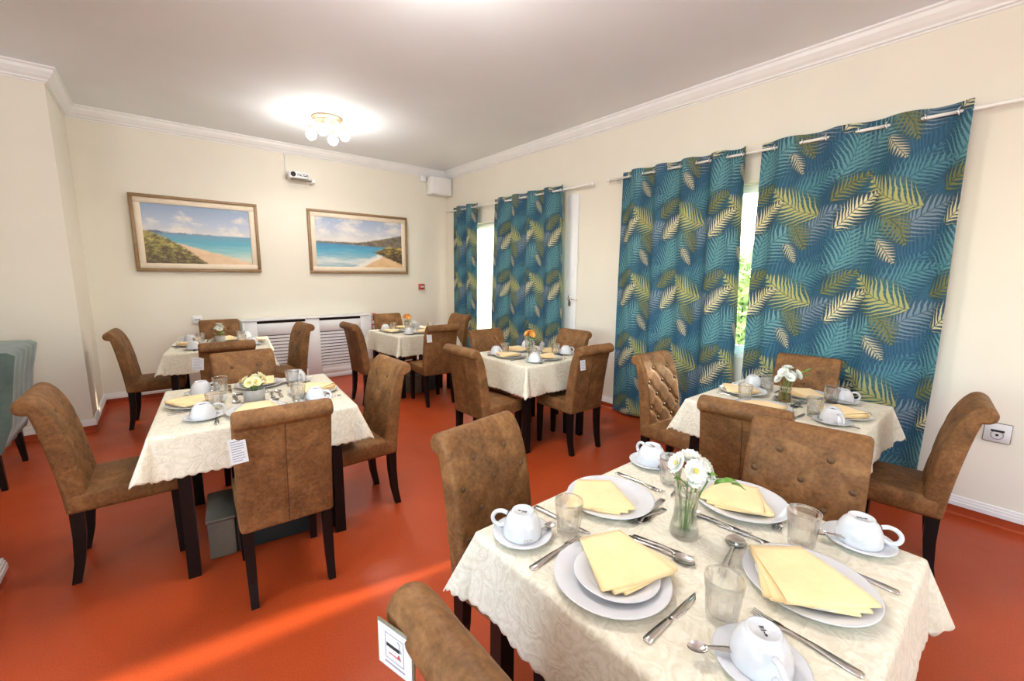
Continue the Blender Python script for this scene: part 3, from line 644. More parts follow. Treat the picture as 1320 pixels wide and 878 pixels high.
# ------------------------------------------------------------------ dining chair
def chair_parts():
    hw = .195
    front = spline([(-.118, .40), (-.128, .48), (-.142, .58), (-.160, .70), (-.182, .80), (-.205, .865), (-.226, .905)], 9)
    roll = spline([(-.226, .905), (-.250, .934), (-.278, .945), (-.305, .935), (-.322, .910), (-.318, .882), (-.298, .866), (-.276, .862)], 4)[1:]
    back = spline([(-.276, .862), (-.262, .80), (-.245, .70), (-.228, .58), (-.214, .46), (-.206, .365)], 5)[1:]
    bott = [(-.19, .357), (-.15, .357), (-.125, .365)]
    prof = front+roll+back+bott; nf = len(front)
    btn = [(x, z) for z, xs in ((.845, (-.08, .08)), (.755, (-.155, 0, .155)), (.665, (-.08, .08)), (.575, (-.155, 0, .155)), (.495, (-.08, .08))) for x in xs]
    segs = [(a, b) for i, a in enumerate(btn) for b in btn[i+1:] if .05 < math.dist(a, b) < .135]
    segs += [((x, .845), (x*1.05, .93)) for x in (-.08, .08)]
    def dseg(p, a, b):
        ax, az = a; dx, dz = b[0]-ax, b[1]-az; t = max(0, min(1, ((p[0]-ax)*dx+(p[1]-az)*dz)/(dx*dx+dz*dz)))
        return math.hypot(p[0]-ax-t*dx, p[1]-az-t*dz)
    def depth(x, z):
        d = 0
        for b in btn: d += .010*math.exp(-(math.hypot(x-b[0], z-b[1])/.020)**2)
        for a, b in segs: d = max(d, .003*math.exp(-(dseg((x, z), a, b)/.013)**2)) if d < .003 else d
        return d
    xs = [-hw, -hw+.004, -hw+.012]+[-hw+.022+i*(2*hw-.044)/34 for i in range(35)]+[hw-.012, hw-.004, hw]
    inset = {0: .016, 1: .007, 2: .0015, len(xs)-3: .0015, len(xs)-2: .007, len(xs)-1: .016}
    cy = sum(p[0] for p in prof)/len(prof); n = len(prof)
    S = []
    for i, x in enumerate(xs):
        ins = inset.get(i, 0); sec = []
        for k, (y, z) in enumerate(prof):
            a = prof[k-1]; b = prof[(k+1) % n]; tx, tz = b[0]-a[0], b[1]-a[1]; L = math.hypot(tx, tz) or 1
            nx, nz = tz/L, -tx/L                    # outward normal for this winding
            d = ins
            if k < nf and z > .46: d += depth(x, z)
            if k >= nf+len(roll) and abs(x) < .006 and z > .37: d += .004     # back seam groove
            sec.append((x, y-nx*d, z-nz*d))
        S.append(sec)
    m = MB(); m.loft(S, True, True); back_me = m.mesh('backrest', M['suede'])
    # seat
    bm = bmesh.new(); bmesh.ops.create_grid(bm, x_segments=1, y_segments=1, size=.5); bm.free()
    m = MB(); m.rbox(-.197, .197, -.195, .235, .357, .462, .022, 3); 
    m.v = [(x, y, z+(.010*(1-(x/.21)**2)*(1-((y-.02)/.22)**2) if z > .44 else 0)) for x, y, z in m.v]; seat_me = m.mesh('seat', M['suede'])
    def leg(pts):
        S = [[(x-w_, y-d_, z), (x+w_, y-d_, z), (x+w_, y+d_, z), (x-w_, y+d_, z)] for x, y, z, w_, d_ in pts]
        return MB().loft(S, True, False).mesh('leg', M['legwood'])
    fl = leg([(0, 0, .37, .023, .023), (0, 0, .18, .020, .020), (0, 0, 0, .016, .016)])
    rl = leg([(0, 0, .37, .021, .026), (0, -.002, .24, .020, .024), (0, -.014, .11, .018, .020), (0, -.036, 0, .016, .017)])
    bme = MB().sphere((0, 0, 0), .0125, 10, 6, (1, .6, 1)).mesh('button', M['button'])
    def ysurf(z):
        for a, b in zip(front, front[1:]):
            if a[1] <= z <= b[1]: t = (z-a[1])/(b[1]-a[1]); return a[0]+(b[0]-a[0])*t
        return -.2
    seam = MB()
    for (a, b) in zip(back, back[1:]): seam.add([(-.0015, a[0]+.002, a[1]), (.0015, a[0]+.002, a[1]), (.0015, b[0]+.002, b[1]), (-.0015, b[0]+.002, b[1])], [(0,1,2,3)])
    seam_me = seam.mesh('back_seam', M['seam'])
    r = empty('dining_chair')
    inst('seat', seat_me, r); bk = inst('backrest', back_me, r); inst('back_seam', seam_me, bk)
    for x, y, me in ((-.166, .205, fl), (.166, .205, fl), (-.166, -.172, rl), (.166, -.172, rl)): inst('leg', me, r, (x, y, 0))
    for (x, z) in btn: inst('button', bme, bk, (x, ysurf(z)-.0085, z))
    return r
CH = chair_parts(); CH_used = False
def chair(x, y, face, label):
    """face: direction the sitter looks, degrees, 90 = +y"""
    global CH_used
    o = CH if not CH_used else copy_tree(CH); CH_used = True
    o.location = (x, y, 0); o.rotation_euler = (0, 0, math.radians(face-90)); return tag(o, label, 'chair', 'brown tufted dining chairs')
def paper_tag(ch, x, z, w_=.062, h=.105, lines=9, rot=0.0):
    t = inst('paper_tag', MB().box(-w_/2, w_/2, -.001, 0, -h/2, h/2).mesh('paper_tag', M['paper']), ch, (x, -.290+ (.93-z)*.0, z)); t.rotation_euler = (0, rot, 0)
    t.location = (x, -.27+(.85-z)*.16-.012, z); t.rotation_euler = (math.radians(-7), rot, 0)
    m = MB()
    for k in range(lines):
        zz = h/2-.012-k*(h-.024)/max(1, lines-1); ww = w_*(.36 if k % 4 else .28); m.box(-w_*.38, -w_*.38+ww*2, -.0016, -.0011, zz-.0016, zz+.0016)
    p = m.build('printed_lines', M['ink'], t); p['kind'] = 'stuff'; t['label'] = 'white printed paper slip'

T = {   # name: centre, size x, size y, rotation deg, overhang
 1: (1.098, .520, .885, .860, 0, .215), 2: (.395, 2.865, .92, .92, -5, .21), 3: (2.865, .855, .83, .84, 0, .215),
 4: (2.64, 2.92, .79, .79, 0, .255), 5: (.45, 5.25, .84, .84, -8, .20), 6: (2.50, 5.08, .80, .80, 4, .245)}
TN = {1: 'front table', 2: 'middle left table', 3: 'wide curtain table', 4: 'far curtain table', 5: 'dune painting table', 6: 'corner table'}
SIDE = {1: {'W': 'near left', 'N': 'far left', 'E': 'far right', 'S': 'near right'}, 2: {'W': 'left', 'N': 'far', 'E': 'right', 'S': 'near'}}
SIDE[3] = SIDE[4] = SIDE[6] = SIDE[1]; SIDE[5] = SIDE[2]
c = {}
c['1N'] = chair(0.945, 1.035, -82, 'brown tufted chair at the far left side of the front table')
c['1W'] = chair(0.585, 0.485, 0, 'brown chair in the foreground with a square sign card on its back')
c['1E'] = chair(1.635, 0.435, 190, 'brown tufted chair at the far right side of the front table')
c['2W'] = chair(-0.225, 2.945, -1, 'brown chair in side view at the left side of the middle left table')
c['2S'] = chair(0.385, 2.265, 87, 'brown chair seen from behind with a printed paper slip, middle left table')
c['2E'] = chair(.89, 2.67, 182, 'brown tufted chair at the right side of the middle left table')
c['2N'] = chair(0.43, 3.27, -88, 'brown chair at the far side of the middle left table, behind its flower pot')
c['3N'] = chair(2.79, 1.47, -93, 'brown chair in front of the closely folded curtain')
c['3W'] = chair(2.29, 0.81, 8, 'brown chair seen from behind at the near left side of the curtain-side table')
c['3E'] = chair(3.34, 0.94, 187, 'brown chair backed against the widest curtain behind white flowers')
c['3S'] = chair(2.97, 0.36, 97, 'brown chair in side view below the wall socket')
c['4W'] = chair(2.07, 2.82, 4, 'brown chair at the near left side of the table before the far curtain')
c['4S'] = chair(2.735, 2.495, 88, 'brown chair with a white slip at the near right side of the far curtain table')
c['4N'] = chair(2.56, 3.28, -93, 'brown chair at the far left side of the table before the far curtain')
c['4E'] = chair(3.04, 2.97, 182, 'brown chair standing by the door jamb and lever handle')
c['5W'] = chair(-0.1, 5.45, -5, 'brown chair in side view in the far corner beside the pier')
c['5S'] = chair(0.4, 4.38, 88, 'brown chair seen from behind with a white slip at the table below the dune painting')
c['5E'] = chair(0.95, 5.12, 186, 'brown chair in side view in front of the louvred radiator cover')
c['5N'] = chair(0.5, 5.73, -92, 'brown chair with its back to the far wall below the dune painting')
c['6W'] = chair(1.9, 4.87, 2, 'brown chair at the near left side of the corner table, before the radiator cover')
c['6S'] = chair(2.42, 4.4, 87, 'brown chair with a white slip at the near right side of the corner table')
c['6N'] = chair(2.43, 5.42, -90, 'brown chair against the far wall right of the radiator cover')
c['6E'] = chair(2.98, 5.05, 186, 'brown chair in front of the narrow corner curtain')
paper_tag(c['2S'], -.178, .775, lines=9, rot=-.06); paper_tag(c['4S'], -.14, .79, .06, .085, 6); paper_tag(c['6S'], -.165, .80, .06, .085, 6); paper_tag(c['5S'], -.205, .78, .075, .10, 7, .08); paper_tag(c['3W'], .19, .82, .07, .09, 7)
# square no smoking sign card hung behind the foreground chair
sg = empty('sign_card', (.258, .615, .872), math.radians(-74)); sg.scale = (.84, 1, .80); tag(sg, 'square white no smoking card hanging behind the foreground chair', 'sign')
MB().rbox(-.055, .055, -.002, .002, -.055, .055, .0015, 1).build('card_edge', M['acrylic'], sg)
MB().box(-.050, .050, -.0032, -.0022, -.050, .050).build('card_face', M['paper'], sg)
m = MB()
for (a, b, e, d) in ((-.028, .028, .0345, .036), (-.028, .028, -.026, -.0245), (-.028, -.0265, -.026, .036), (.0265, .028, -.026, .036)): m.box(a, b, -.0037, -.0033, e, d)
m.build('symbol_border', M['ink'], sg)
MB().box(-.024, .016, -.0037, -.0033, .004, .012).build('cigarette_bar', M['inkblack'], sg)
MB().prism([(.006, -.012), (.020, -.012), (.013, 0)], -.0037, -.0033, 'y').build('red_triangle', M['inkred'], sg)
MB().box(-.018, .008, -.0037, -.0033, -.0115, -.0095).build('red_line', M['inkred'], sg)
m = MB(); m.tube([(.010, -.0034, .030), (.017, -.0034, .024), (.014, -.0034, .016), (.021, -.0034, .008)], .0009, 5).build('smoke_line', M['ink'], sg)
MB().box(-.03, .03, -.0037, -.0033, -.038, -.034).build('caption', M['ink'], sg)

# ------------------------------------------------------------------ tables and cloths
TZ = .76
def cloth_mesh(hx, hy, ov, N, seed):
    rnd = random.Random(seed); ph = [rnd.uniform(0, 6.28) for _ in range(8)]
    def axis(h):
        out = [-h-ov*(1-i/22) for i in range(22)]+[-h+2*h*i/N for i in range(N)]+[h+ov*i/22 for i in range(23)]; return out
    P = []; R0 = .012
    for u in axis(hx):
        row = []
        for v in axis(hy):
            du, dv = max(abs(u)-hx, 0), max(abs(v)-hy, 0); su, sv = (1 if u > 0 else -1), (1 if v > 0 else -1)
            if du == 0 and dv == 0:
                e = min(hx-abs(u), hy-abs(v)); z = .0015*math.sin(9*u+ph[0])*math.sin(8*v+ph[1])*min(1, e/.1); row.append((u, v, z)); continue
            if du > 0 and dv > 0: r = math.hypot(du, dv); ang = math.atan2(dv, du); q = math.sin(2*ang)
            elif du > 0: r = du; ang = 0; q = 0
            else: r = dv; ang = PI/2; q = 0
            s = u if dv > du else v; side = (0 if du > dv else 1)+(2 if (su if du > dv else sv) > 0 else 0)
            per = s if q == 0 else ((hy if du > dv else hx)+ang*r*.8)
            sc = .012*(abs(math.sin(PI*per/.046+ph[2]))-.6)*min(1, max(du, dv)/ov)**8
            r2 = r*(1+sc/ov)*(1-.23*q**2)
            lim = (hy if du > dv else hx); ed = max(0, 1-(abs(s)/lim)**4) if q == 0 else 0
            fl = .11+.36*q**1.3+ed*(.05*math.sin(s*11+ph[3+side])+.04*math.sin(s*23+ph[4+side]))*min(1, r/ov)
            # rounded table edge
            if r2 < R0*1.57: a = r2/R0; out = R0*math.sin(a); dn = R0*(1-math.cos(a))
            else: L = r2-R0*1.57; out = R0+L*math.sin(fl); dn = R0+L*math.cos(fl)
            row.append((su*(min(abs(u), hx)+out*math.cos(ang)) if du > 0 else u, sv*(min(abs(v), hy)+out*math.sin(ang)) if dv > 0 else v, -dn))
        P.append(row)
    return P
for k, (cx, cy, sx, sy, rd, ov) in T.items():
    r = empty('dining_table', (cx, cy, 0), math.radians(rd)); hx, hy = sx/2-.012, sy/2-.012
    MB().rbox(-hx, hx, -hy, hy, TZ-.03, TZ-.003, .006, 2).build('tabletop', M['legwood'], r)
    for (a, b, d, e) in ((-hx+.04, hx-.04, -hy+.04, -hy+.06), (-hx+.04, hx-.04, hy-.06, hy-.04), (-hx+.04, -hx+.06, -hy+.06, hy-.06), (hx-.06, hx-.04, -hy+.06, hy-.06)):
        MB().box(a, b, d, e, TZ-.11, TZ-.031).build('apron', M['legwood'], r)
    lm = MB().loft([[(-.026, -.026, TZ-.031), (.026, -.026, TZ-.031), (.026, .026, TZ-.031), (-.026, .026, TZ-.031)], [(-.026, -.026, 0), (.026, -.026, 0), (.026, .026, 0), (-.026, .026, 0)]], True, False).mesh('leg', M['legwood'])
    for x in (-1, 1):
        for y in (-1, 1): inst('leg', lm, r, (x*(hx-(.10 if k == 2 else .045)), y*(hy-.045), 0))
    tag(r, 'dark wooden dining table under the cloth of the '+TN[k], 'table', 'dining tables')
    P = cloth_mesh(sx/2-.006, sy/2-.006, ov, 70 if k < 3 else 40, k)
    o = MB().grid(P).build('tablecloth', M['cloth'], None, (cx, cy, TZ+.001), math.radians(rd))
    so = o.modifiers.new('thickness', 'SOLIDIFY'); so.thickness = .0016; so.offset = 1
    tag(o, 'cream damask tablecloth with scalloped hem on the '+TN[k], 'tablecloth', 'cream tablecloths')
# storage boxes under tables
def floor_box(x, y, rz, L, label):
    r = empty('storage_box', (x, y, 0), rz); MB().rbox(-.06, .06, -.17, .17, .002, .205, .006, 2).build('end_cap', M['greybox'], r); MB().rbox(-.067, .067, -.177, .177, .205, .222, .005, 1).build('lid_lip', M['greybox'], r)
    MB().rbox(.061, L, -.16, .16, .002, .20, .006, 2).build('body', M['tealbox'], r); tag(r, label, 'box')
floor_box(.16, 2.735, math.radians(-6), .44, 'low grey and dark teal box on the floor under the middle left table')
floor_box(2.40, 4.95, math.radians(4), .28, 'low dark teal box on the floor under the corner table')

# ------------------------------------------------------------------ tableware meshes
ME = {}
ME['plate'] = MB().lathe([(0, .004), (.085, .004), (.095, .008), (.140, .0195), (.1425, .021), (.1425, .0225), (.139, .0225), (.096, .0115), (.088, .008), (0, .008)], 48).mesh('dinner_plate', M['china'])
ME['splate'] = MB().lathe([(0, .003), (.065, .003), (.073, .007), (.103, .0165), (.105, .018), (.102, .019), (.073, .010), (.066, .0065), (0, .0065)], 44).mesh('side_plate', M['china'])
ME['saucer'] = MB().lathe([(0, .003), (.045, .003), (.055, .006), (.083, .0155), (.086, .0175), (.083, .0185), (.054, .0095), (.046, .0065), (0, .0065)], 40).mesh('saucer', M['china'])
ME['cup'] = MB().lathe([(.0455, 0), (.050, 0), (.0505, .006), (.0495, .022), (.0455, .040), (.038, .055), (.031, .0625), (.0285, .064), (.0285, .069), (.025, .069), (.0235, .065), (0, .065)], 36).lathe([(.0455, 0), (.0455, .022), (.041, .042), (.030, .056), (0, .060)], 36).mesh('cup', M['china'])
ME['cuphandle'] = MB().tube(spline([(.046, 0, .020), (.062, 0, .010), (.080, 0, .014), (.086, 0, .030), (.076, 0, .046), (.058, 0, .053), (.043, 0, .050)], 5), .0058, 8).mesh('handle', M['china'])
mk = MB()
for (a, b, d, e) in ((-.010, -.008, -.004, .004), (-.0065, -.0045, -.004, .003), (-.002, 0, -.004, .005), (.002, .006, -.0015, .0005), (.007, .012, -.002, .002)): mk.box(a, b, d, e, .0652, .0657)
ME['cupmark'] = mk.mesh('maker_mark', M['inkblack'])
def tumbler(h=.105, rt=.042, rb=.034):
    n = 9
    def rad(a, z):
        k = max(0, min(1, (h*.74-z)/(h*.10))); s = 2*PI/n; q = (a % s)-s/2
        return 1-k*.095*(1-(2*abs(q)/s)**1.4)
    out = [(0, 0), (rb*.80, 0), (rb*.97, .003), (rb, .008)]+[(rb+(rt-rb)*t, .008+(h-.008)*t) for t in (.15, .3, .45, .58, .66, .72, .80, .9, 1)]
    ins = [(rt-.0012, h+.0008), (rt-.0028, h-.002)]+[(rb+(rt-rb)*t-.0034, .008+(h-.008)*t) for t in (.9, .75, .6, .45, .3, .18)]+[(rb*.8, .017), (0, .015)]
    m = MB(); P = []
    for i, (r, z) in enumerate(out+ins):
        row = []
        for k in range(54):
            a = 2*PI*k/54; q = max(r, 1e-5)*(rad(a, z) if i < len(out) else 1); row.append((q*math.cos(a), q*math.sin(a), z))
        P.append(row)
    m.grid(P, closed_v=True); return m.mesh('tumbler', M['glass'])
ME['glass'] = tumbler()
def strip(secs, th=.0016):
    """secs: (x, halfwidth, z)"""
    return [[(x, -w_, z-th/2), (x, w_, z-th/2), (x, w_, z+th/2), (x, -w_, z+th/2)] for x, w_, z in secs]
def fork_m(L=.20):
    m = MB(); m.loft(strip([(0, .006, .003), (.004, .010, .003), (.03, .0095, .004), (.08, .006, .008), (.12, .0035, .009), (.135, .006, .007), (.145, .0115, .005), (.158, .0125, .004)], .0022))
    for y in (-.0102, -.0034, .0034, .0102): m.loft([[(x, y-w_, z-.0008), (x, y+w_, z-.0008), (x, y+w_, z+.0008), (x, y-w_, z+.0008)] for x, w_, z in ((.157, .0023, .004), (.175, .0020, .0045), (.192, .0016, .0075), (.198, .0008, .009))])
    m.v = [(x*L/.198, y, z) for x, y, z in m.v]; return m.mesh('fork', M['steel'])
def spoon_m(L=.19, bw=.021):
    m = MB(); m.loft(strip([(0, .005, .003), (.004, .0095, .003), (.03, .009, .004), (.08, .006, .008), (.115, .0035, .010), (.13, .004, .009), (.14, .008, .0075)], .0022))
    P = []
    for i in range(9):
        s = i/8; rr = math.sin(s*PI/2); P.append([(.163+.031*rr*math.cos(2*PI*k/20), bw*rr*math.sin(2*PI*k/20)*(1-.12*math.cos(2*PI*k/20)), .0015+.0075*rr*rr) for k in range(20)])
    m.grid(P, closed_v=True); Q = [[(x, y, z+.0012) for x, y, z in r] for r in P]; m.grid(Q, closed_v=True)
    m.v = [(x*L/.194, y, z) for x, y, z in m.v]; return m.mesh('spoon', M['steel'])
def knife_m(L=.215):
    m = MB()
    m.loft([[(x, -w_, .004-t), (x, w_, .004-t), (x, w_*1.0, .004+t), (x, -w_, .004+t)] for x, w_, t in ((0, .0055, .002), (.003, .0085, .0035), (.02, .0088, .0038), (.085, .0062, .0033), (.095, .0055, .0028))])
    m.loft([[(x, a, .0032), (x, b, .0036), (x, b, .0048), (x, a, .0040)] for x, a, b in ((.094, -.0055, .0055), (.105, -.0095, .0065), (.14, -.0115, .0072), (.17, -.0105, .0072), (.195, -.006, .0068), (.21, .002, .0058), (.214, .0045, .005))])
    return m.mesh('knife', M['steel'])
ME['fork'] = fork_m(); ME['dfork'] = fork_m(.17); ME['spoon'] = spoon_m(); ME['bspoon'] = spoon_m(.215, .026); ME['tspoon'] = spoon_m(.125, .0145); ME['knife'] = knife_m()
def napkin_mesh(seed):
    """cloth folded in two nested U folds, rolled front edge towards -y, tapering to the back"""
    rnd = random.Random(seed*7+1); m = MB(); sgn = 1 if seed % 2 else -1
    def sheet(rot, px, py, wf, wb, L, z0, R0, lift):
        path = [(L/2-L*i/9, 0, 0) for i in range(9)]+[(None, a, 0) for a in range(1, 8)]+[(-L/2+L*i/9, 1, 0) for i in range(1, 10)]
        P = []
        for (yy, k, _) in path:
            row = []
            for i in range(13):
                xh = -1+2*i/12; R = R0*(.45+.55*(.5+.5*xh*sgn)**1.5)
                if yy is None:
                    a = k/8*PI; y = -L/2-R*math.sin(a)*1.3; z = z0+R*(1-math.cos(a))
                    t = 0
                else:
                    y = yy; t = (yy+L/2)/L
                    z = z0+(2*R*(1-t)**1.2+.0022+lift*math.sin(PI*t)*(.5+.5*math.sin(2.2*xh+seed)) if k == 1 else 0)
                w_ = (wf+(wb-wf)*t)/2
                x = xh*w_+.010*sgn*t
                y2 = y+.012*xh*xh*(1 if k == 1 else .6)*(1-t)*.6
                c_, s_ = math.cos(rot), math.sin(rot); row.append((px+x*c_-y2*s_, py+x*s_+y2*c_, z))
            P.append(row)
        m.grid(P)
    sheet(.20*sgn, .012*sgn, -.004, .168, .118, .170, .0015, .0060, .0015)
    sheet(.07*sgn, .006*sgn, .000, .182, .124, .182, .0060, .0070, .0020)
    sheet(-.06*sgn, -.004*sgn, .004, .186, .120, .186, .0105, .0085, .0045)
    return m.mesh('napkin', M['napkin'], False)
NAP = [napkin_mesh(s) for s in range(4)]
def place_napkin(x, y, z, rz, v, label, sc=1.0):
    o = inst('napkin', NAP[v % 4], None, (x, y, z), rz); o.scale = (sc, sc, 1)
    so = o.modifiers.new('thickness', 'SOLIDIFY'); so.thickness = .0018; so.offset = 0; return tag(o, label, 'napkin', 'folded yellow napkins')

# ------------------------------------------------------------------ table settings
FWD = {'W': 0.0, 'N': -PI/2, 'E': PI, 'S': PI/2}
def setting(k, side, full=True, plates=2, skip=(), over=None):
    """local frame of a place: f = forward from the cloth edge, r = to the sitter's right"""
    cx, cy, sx, sy, rd, ov = T[k]; rr = math.radians(rd); over = over or {}
    half = (sx if side in 'WE' else sy)/2; th = FWD[side]+rr; fx, fy = math.cos(th), math.sin(th); rx, ry = fy, -fx
    nm = f"{SIDE[k][side]} place of the {TN[k]}"; rnd = random.Random(hash((k, 'WNES'.index(side))) & 0xffff)
    def P(f, r): return (cx-fx*half+fx*f+rx*r, cy-fy*half+fy*f+ry*r)
    def J(a): return rnd.uniform(-a, a)
    ex = lambda key, d: over.get(key, d)
    z0 = TZ+.0045
    p = ex('plate', P(.165+J(.01), -.03+J(.015)))
    if 'plate' not in skip:
        tag(inst('dinner_plate', ME['plate'], None, (p[0], p[1], z0-.003)), 'large white dinner plate at the '+nm, 'plate', 'dinner plates')
        zn = z0+.009
        if plates == 2:
            q = ex('splate', (p[0]+J(.006), p[1]+J(.006))); tag(inst('side_plate', ME['splate'], None, (q[0], q[1], z0+.0055)), 'smaller white plate stacked on the dinner plate, '+nm, 'plate', 'small plates'); zn = z0+.017
        a = ex('nap', (p[0]+J(.012), p[1]+J(.012), th-PI/2+ex('naprot', rnd.uniform(-.3, 1.1)))); place_napkin(a[0], a[1], zn, a[2], 'WNES'.index(side)+k, 'folded pale yellow napkin on the plate, '+nm, ex('napsc', 1.0))
    if 'cup' not in skip:
        q = ex('cup', P(.20+J(.012), .275+J(.012))); tag(inst('saucer', ME['saucer'], None, (q[0], q[1], z0-.002)), 'white saucer under the upturned cup, '+nm, 'saucer', 'saucers')
        cu = empty('cup', (q[0], q[1], z0+.0055), ex('cuprot', rnd.uniform(0, 6.28))); cu.scale = (1.1, 1.1, 1.08); inst('bowl', ME['cup'], cu); inst('handle', ME['cuphandle'], cu)
        if k in (1, 2, 3): inst('maker_mark', ME['cupmark'], cu)
        tag(cu, 'white china cup turned upside down, '+nm, 'cup', 'upturned cups')
        if full:
            a = ex('tsp', (q[0]+fx*.0+rx*-.058, q[1]+ry*-.058, th+.25+J(.2)))
            o = inst('teaspoon', ME['tspoon'], None, (a[0]-.06*math.cos(a[2]), a[1]-.06*math.sin(a[2]), z0+.016), a[2]); tag(o, 'steel teaspoon lying on the saucer, '+nm, 'spoon', 'teaspoons')
    if 'glass' not in skip:
        q = ex('glass', P(.25+J(.01), .185+J(.012))); tag(inst('tumbler', ME['glass'], None, (q[0], q[1], z0-.002), rnd.random()), 'clear faceted tumbler at the '+nm, 'glass', 'tumblers')
    zc = z0-.0035
    def item(key, name, me, d, label, grp, z=0):
        if key in skip: return
        x, y, a = ex(key, d); tag(inst(name, ME[me], None, (x, y, zc+z), a), label, name.split('_')[-1], grp)
    a = P(.03+J(.01), -.205+J(.01)); item('fork', 'table_fork', 'fork', (a[0], a[1], th+J(.06)), 'steel table fork beside the plate, '+nm, 'table forks')
    a = P(.05+J(.01), .125+J(.01)); item('knife', 'table_knife', 'knife', (a[0], a[1], th+J(.06)), 'steel table knife beside the plate, '+nm, 'table knives')
    if full:
        a = P(.345+J(.01), -.09+J(.02)); item('dspoon', 'dessert_spoon', ex('dspoon_me', 'spoon'), (a[0], a[1], th-PI/2+J(.1)), 'steel dessert spoon above the plate, '+nm, 'dessert spoons')
        a = P(.37+J(.01), .08+J(.02)); item('dfork', 'dessert_fork', 'dfork', (a[0], a[1], th+PI/2+J(.1)), 'steel dessert fork above the plate, '+nm, 'dessert forks')
# front table: placed as seen
setting(1, 'W', over=dict(plate=(.800, .572), splate=(.812, .566), nap=(.852, .592, -.30), napsc=1.05, cup=(.838, .245), cuprot=math.radians(225), tsp=(.79, .30, 2.4), glass=(.893, .345), fork=(.672, .727, .05), knife=(.710, .415, 0.0), dspoon=(.985, .655, -1.42), dfork=(.998, .648, -1.36)))
setting(1, 'N', plates=1, over=dict(plate=(1.105, .812), nap=(1.080, .835, -.80), napsc=1.0, cup=(.748, .848), cuprot=math.radians(118), tsp=(.775, .805, 0.05), glass=(.862, .775), knife=(.880, .940, math.radians(-83)), fork=(1.29, .925, -1.57), dspoon=(1.255, .705, 3.3), dfork=(1.205, .668, math.radians(174))))
setting(1, 'E', plates=1, over=dict(plate=(1.428, .528), nap=(1.435, .550, -1.20), cup=(1.465, .885), cuprot=math.radians(70), glass=(1.372, .748), fork=(1.545, .428, math.radians(190)), knife=(1.50, .70, PI), dspoon=(1.265, .44, 1.7), dfork=(1.255, .60, -1.5)))
setting(1, 'S', over=dict(plate=(1.160, .258), splate=(1.150, .265), nap=(1.155, .270, -.80), napsc=1.12, cup=(1.478, .225), cuprot=math.radians(-62), tsp=(1.425, .262, 2.1), glass=(1.335, .325), fork=(.968, .110, math.radians(90)), knife=(1.305, .110, math.radians(89)), dspoon_me='bspoon', dspoon=(1.025, .408, math.radians(12)), dfork=(1.255, .52, -1.5)))
for sd in 'WNES': setting(2, sd, plates=2)
for sd in 'WNES': setting(3, sd, plates=1, skip=('cup',) if sd == 'N' else ())
for sd in 'WNES': setting(4, sd, plates=1, full=False)
for sd in 'WNES': setting(5, sd, plates=1, full=False)
for sd in 'WNES': setting(6, sd, plates=1, full=False)

# ------------------------------------------------------------------ flowers
def head_mesh(name, r, n, mat, layers=3, cup=.35, wide=.34):
    m = MB()
    for L in range(layers):
        rl = r*(1-.22*L); el = cup*(.2+L*.9)
        for k in range(n):
            a = 2*PI*(k+.5*(L % 2))/n; d = Vector((math.cos(a)*math.cos(el), math.sin(a)*math.cos(el), math.sin(el))); s = Vector((-math.sin(a), math.cos(a), 0)); up = d.cross(s)*-1
            w_ = rl*wide
            pts = [d*rl*.12+s*w_*.25, d*rl*.55+s*w_*.55-up*.0, d*rl*.9+s*w_*.42-up*rl*.05, d*rl-up*rl*.10, d*rl*.9-s*w_*.42-up*rl*.05, d*rl*.55-s*w_*.55, d*rl*.12-s*w_*.25, d*rl*.55+up*rl*.06]
            m.add(pts, [(0,1,7), (1,2,7), (2,3,7), (3,4,7), (4,5,7), (5,6,7), (6,0,7)], True)
    return m.mesh(name, mat, False)
def centre_mesh(r): return MB().sphere((0, 0, 0), r, 10, 6, (1, 1, .6)).mesh('flower_centre', M['fcentre'])
def leaf_mesh(L, w_):
    P = []
    for i in range(7):
        t = i/6; q = w_*math.sin(PI*t**.8); P.append([(L*t, -q, .004*math.sin(PI*t)+.004*q/w_), (L*t, 0, .004*math.sin(PI*t)-.001), (L*t, q, .004*math.sin(PI*t)+.004*q/w_)])
    return MB().grid(P).mesh('leaf', M['leaf'])
HW = head_mesh('flower_head', .034, 14, M['petalwhite'], 3, .4, .42); HWs = head_mesh('flower_head', .022, 9, M['petalwhite'], 3, .6, .55)
HC = head_mesh('flower_head', .030, 11, M['petalcream'], 3, .45, .5); HO = head_mesh('flower_head', .036, 8, M['petalorange'], 2, .4, .55)
CE = centre_mesh(.008); LF = leaf_mesh(.045, .014)
def heads(r, pts, me, base, centre=True, mat='stem'):
    for (x, y, z) in pts:
        st = MB().tube(spline([(base[0]+x*.15, base[1]+y*.15, base[2]), (x*.5, y*.5, base[2]+(z-base[2])*.55), (x*.97, y*.97, z-.004)], 4), .0022, 6).build('stem', M[mat], r)
        h = inst('flower_head', me, st, (x, y, z)); d = Vector((x*2.2, y*2.2, .05)).normalized(); h.rotation_euler = d.to_track_quat('Z', 'Y').to_euler()
        if centre: c_ = inst('flower_centre', CE, st, tuple(Vector((x, y, z))+d*.006)); c_.rotation_euler = h.rotation_euler
def leaves(r, L):
    for (x, y, z, a, e) in L: inst('leaf', LF, r, (x, y, z), rot=(0, -e, a))
def glass_vase(r, prof_o, th, mat):
    ins = [(max(.0001, q-th), z) for q, z in reversed(prof_o[1:])]; ins = [(q, max(z, .012)) for q, z in ins]+[(0, .012)]
    MB().lathe(prof_o+ins, 32).build('vase_glass', mat, r)
fz = TZ+.0045
v = empty('flower_vase', (1.125, .560, fz-.002)); tag(v, 'clear glass vase of white chrysanthemums on the front table', 'vase')
glass_vase(v, [(0, 0), (.038, 0), (.041, .006), (.040, .02), (.033, .055), (.031, .085), (.033, .12), (.036, .15)], .0025, M['glass'])
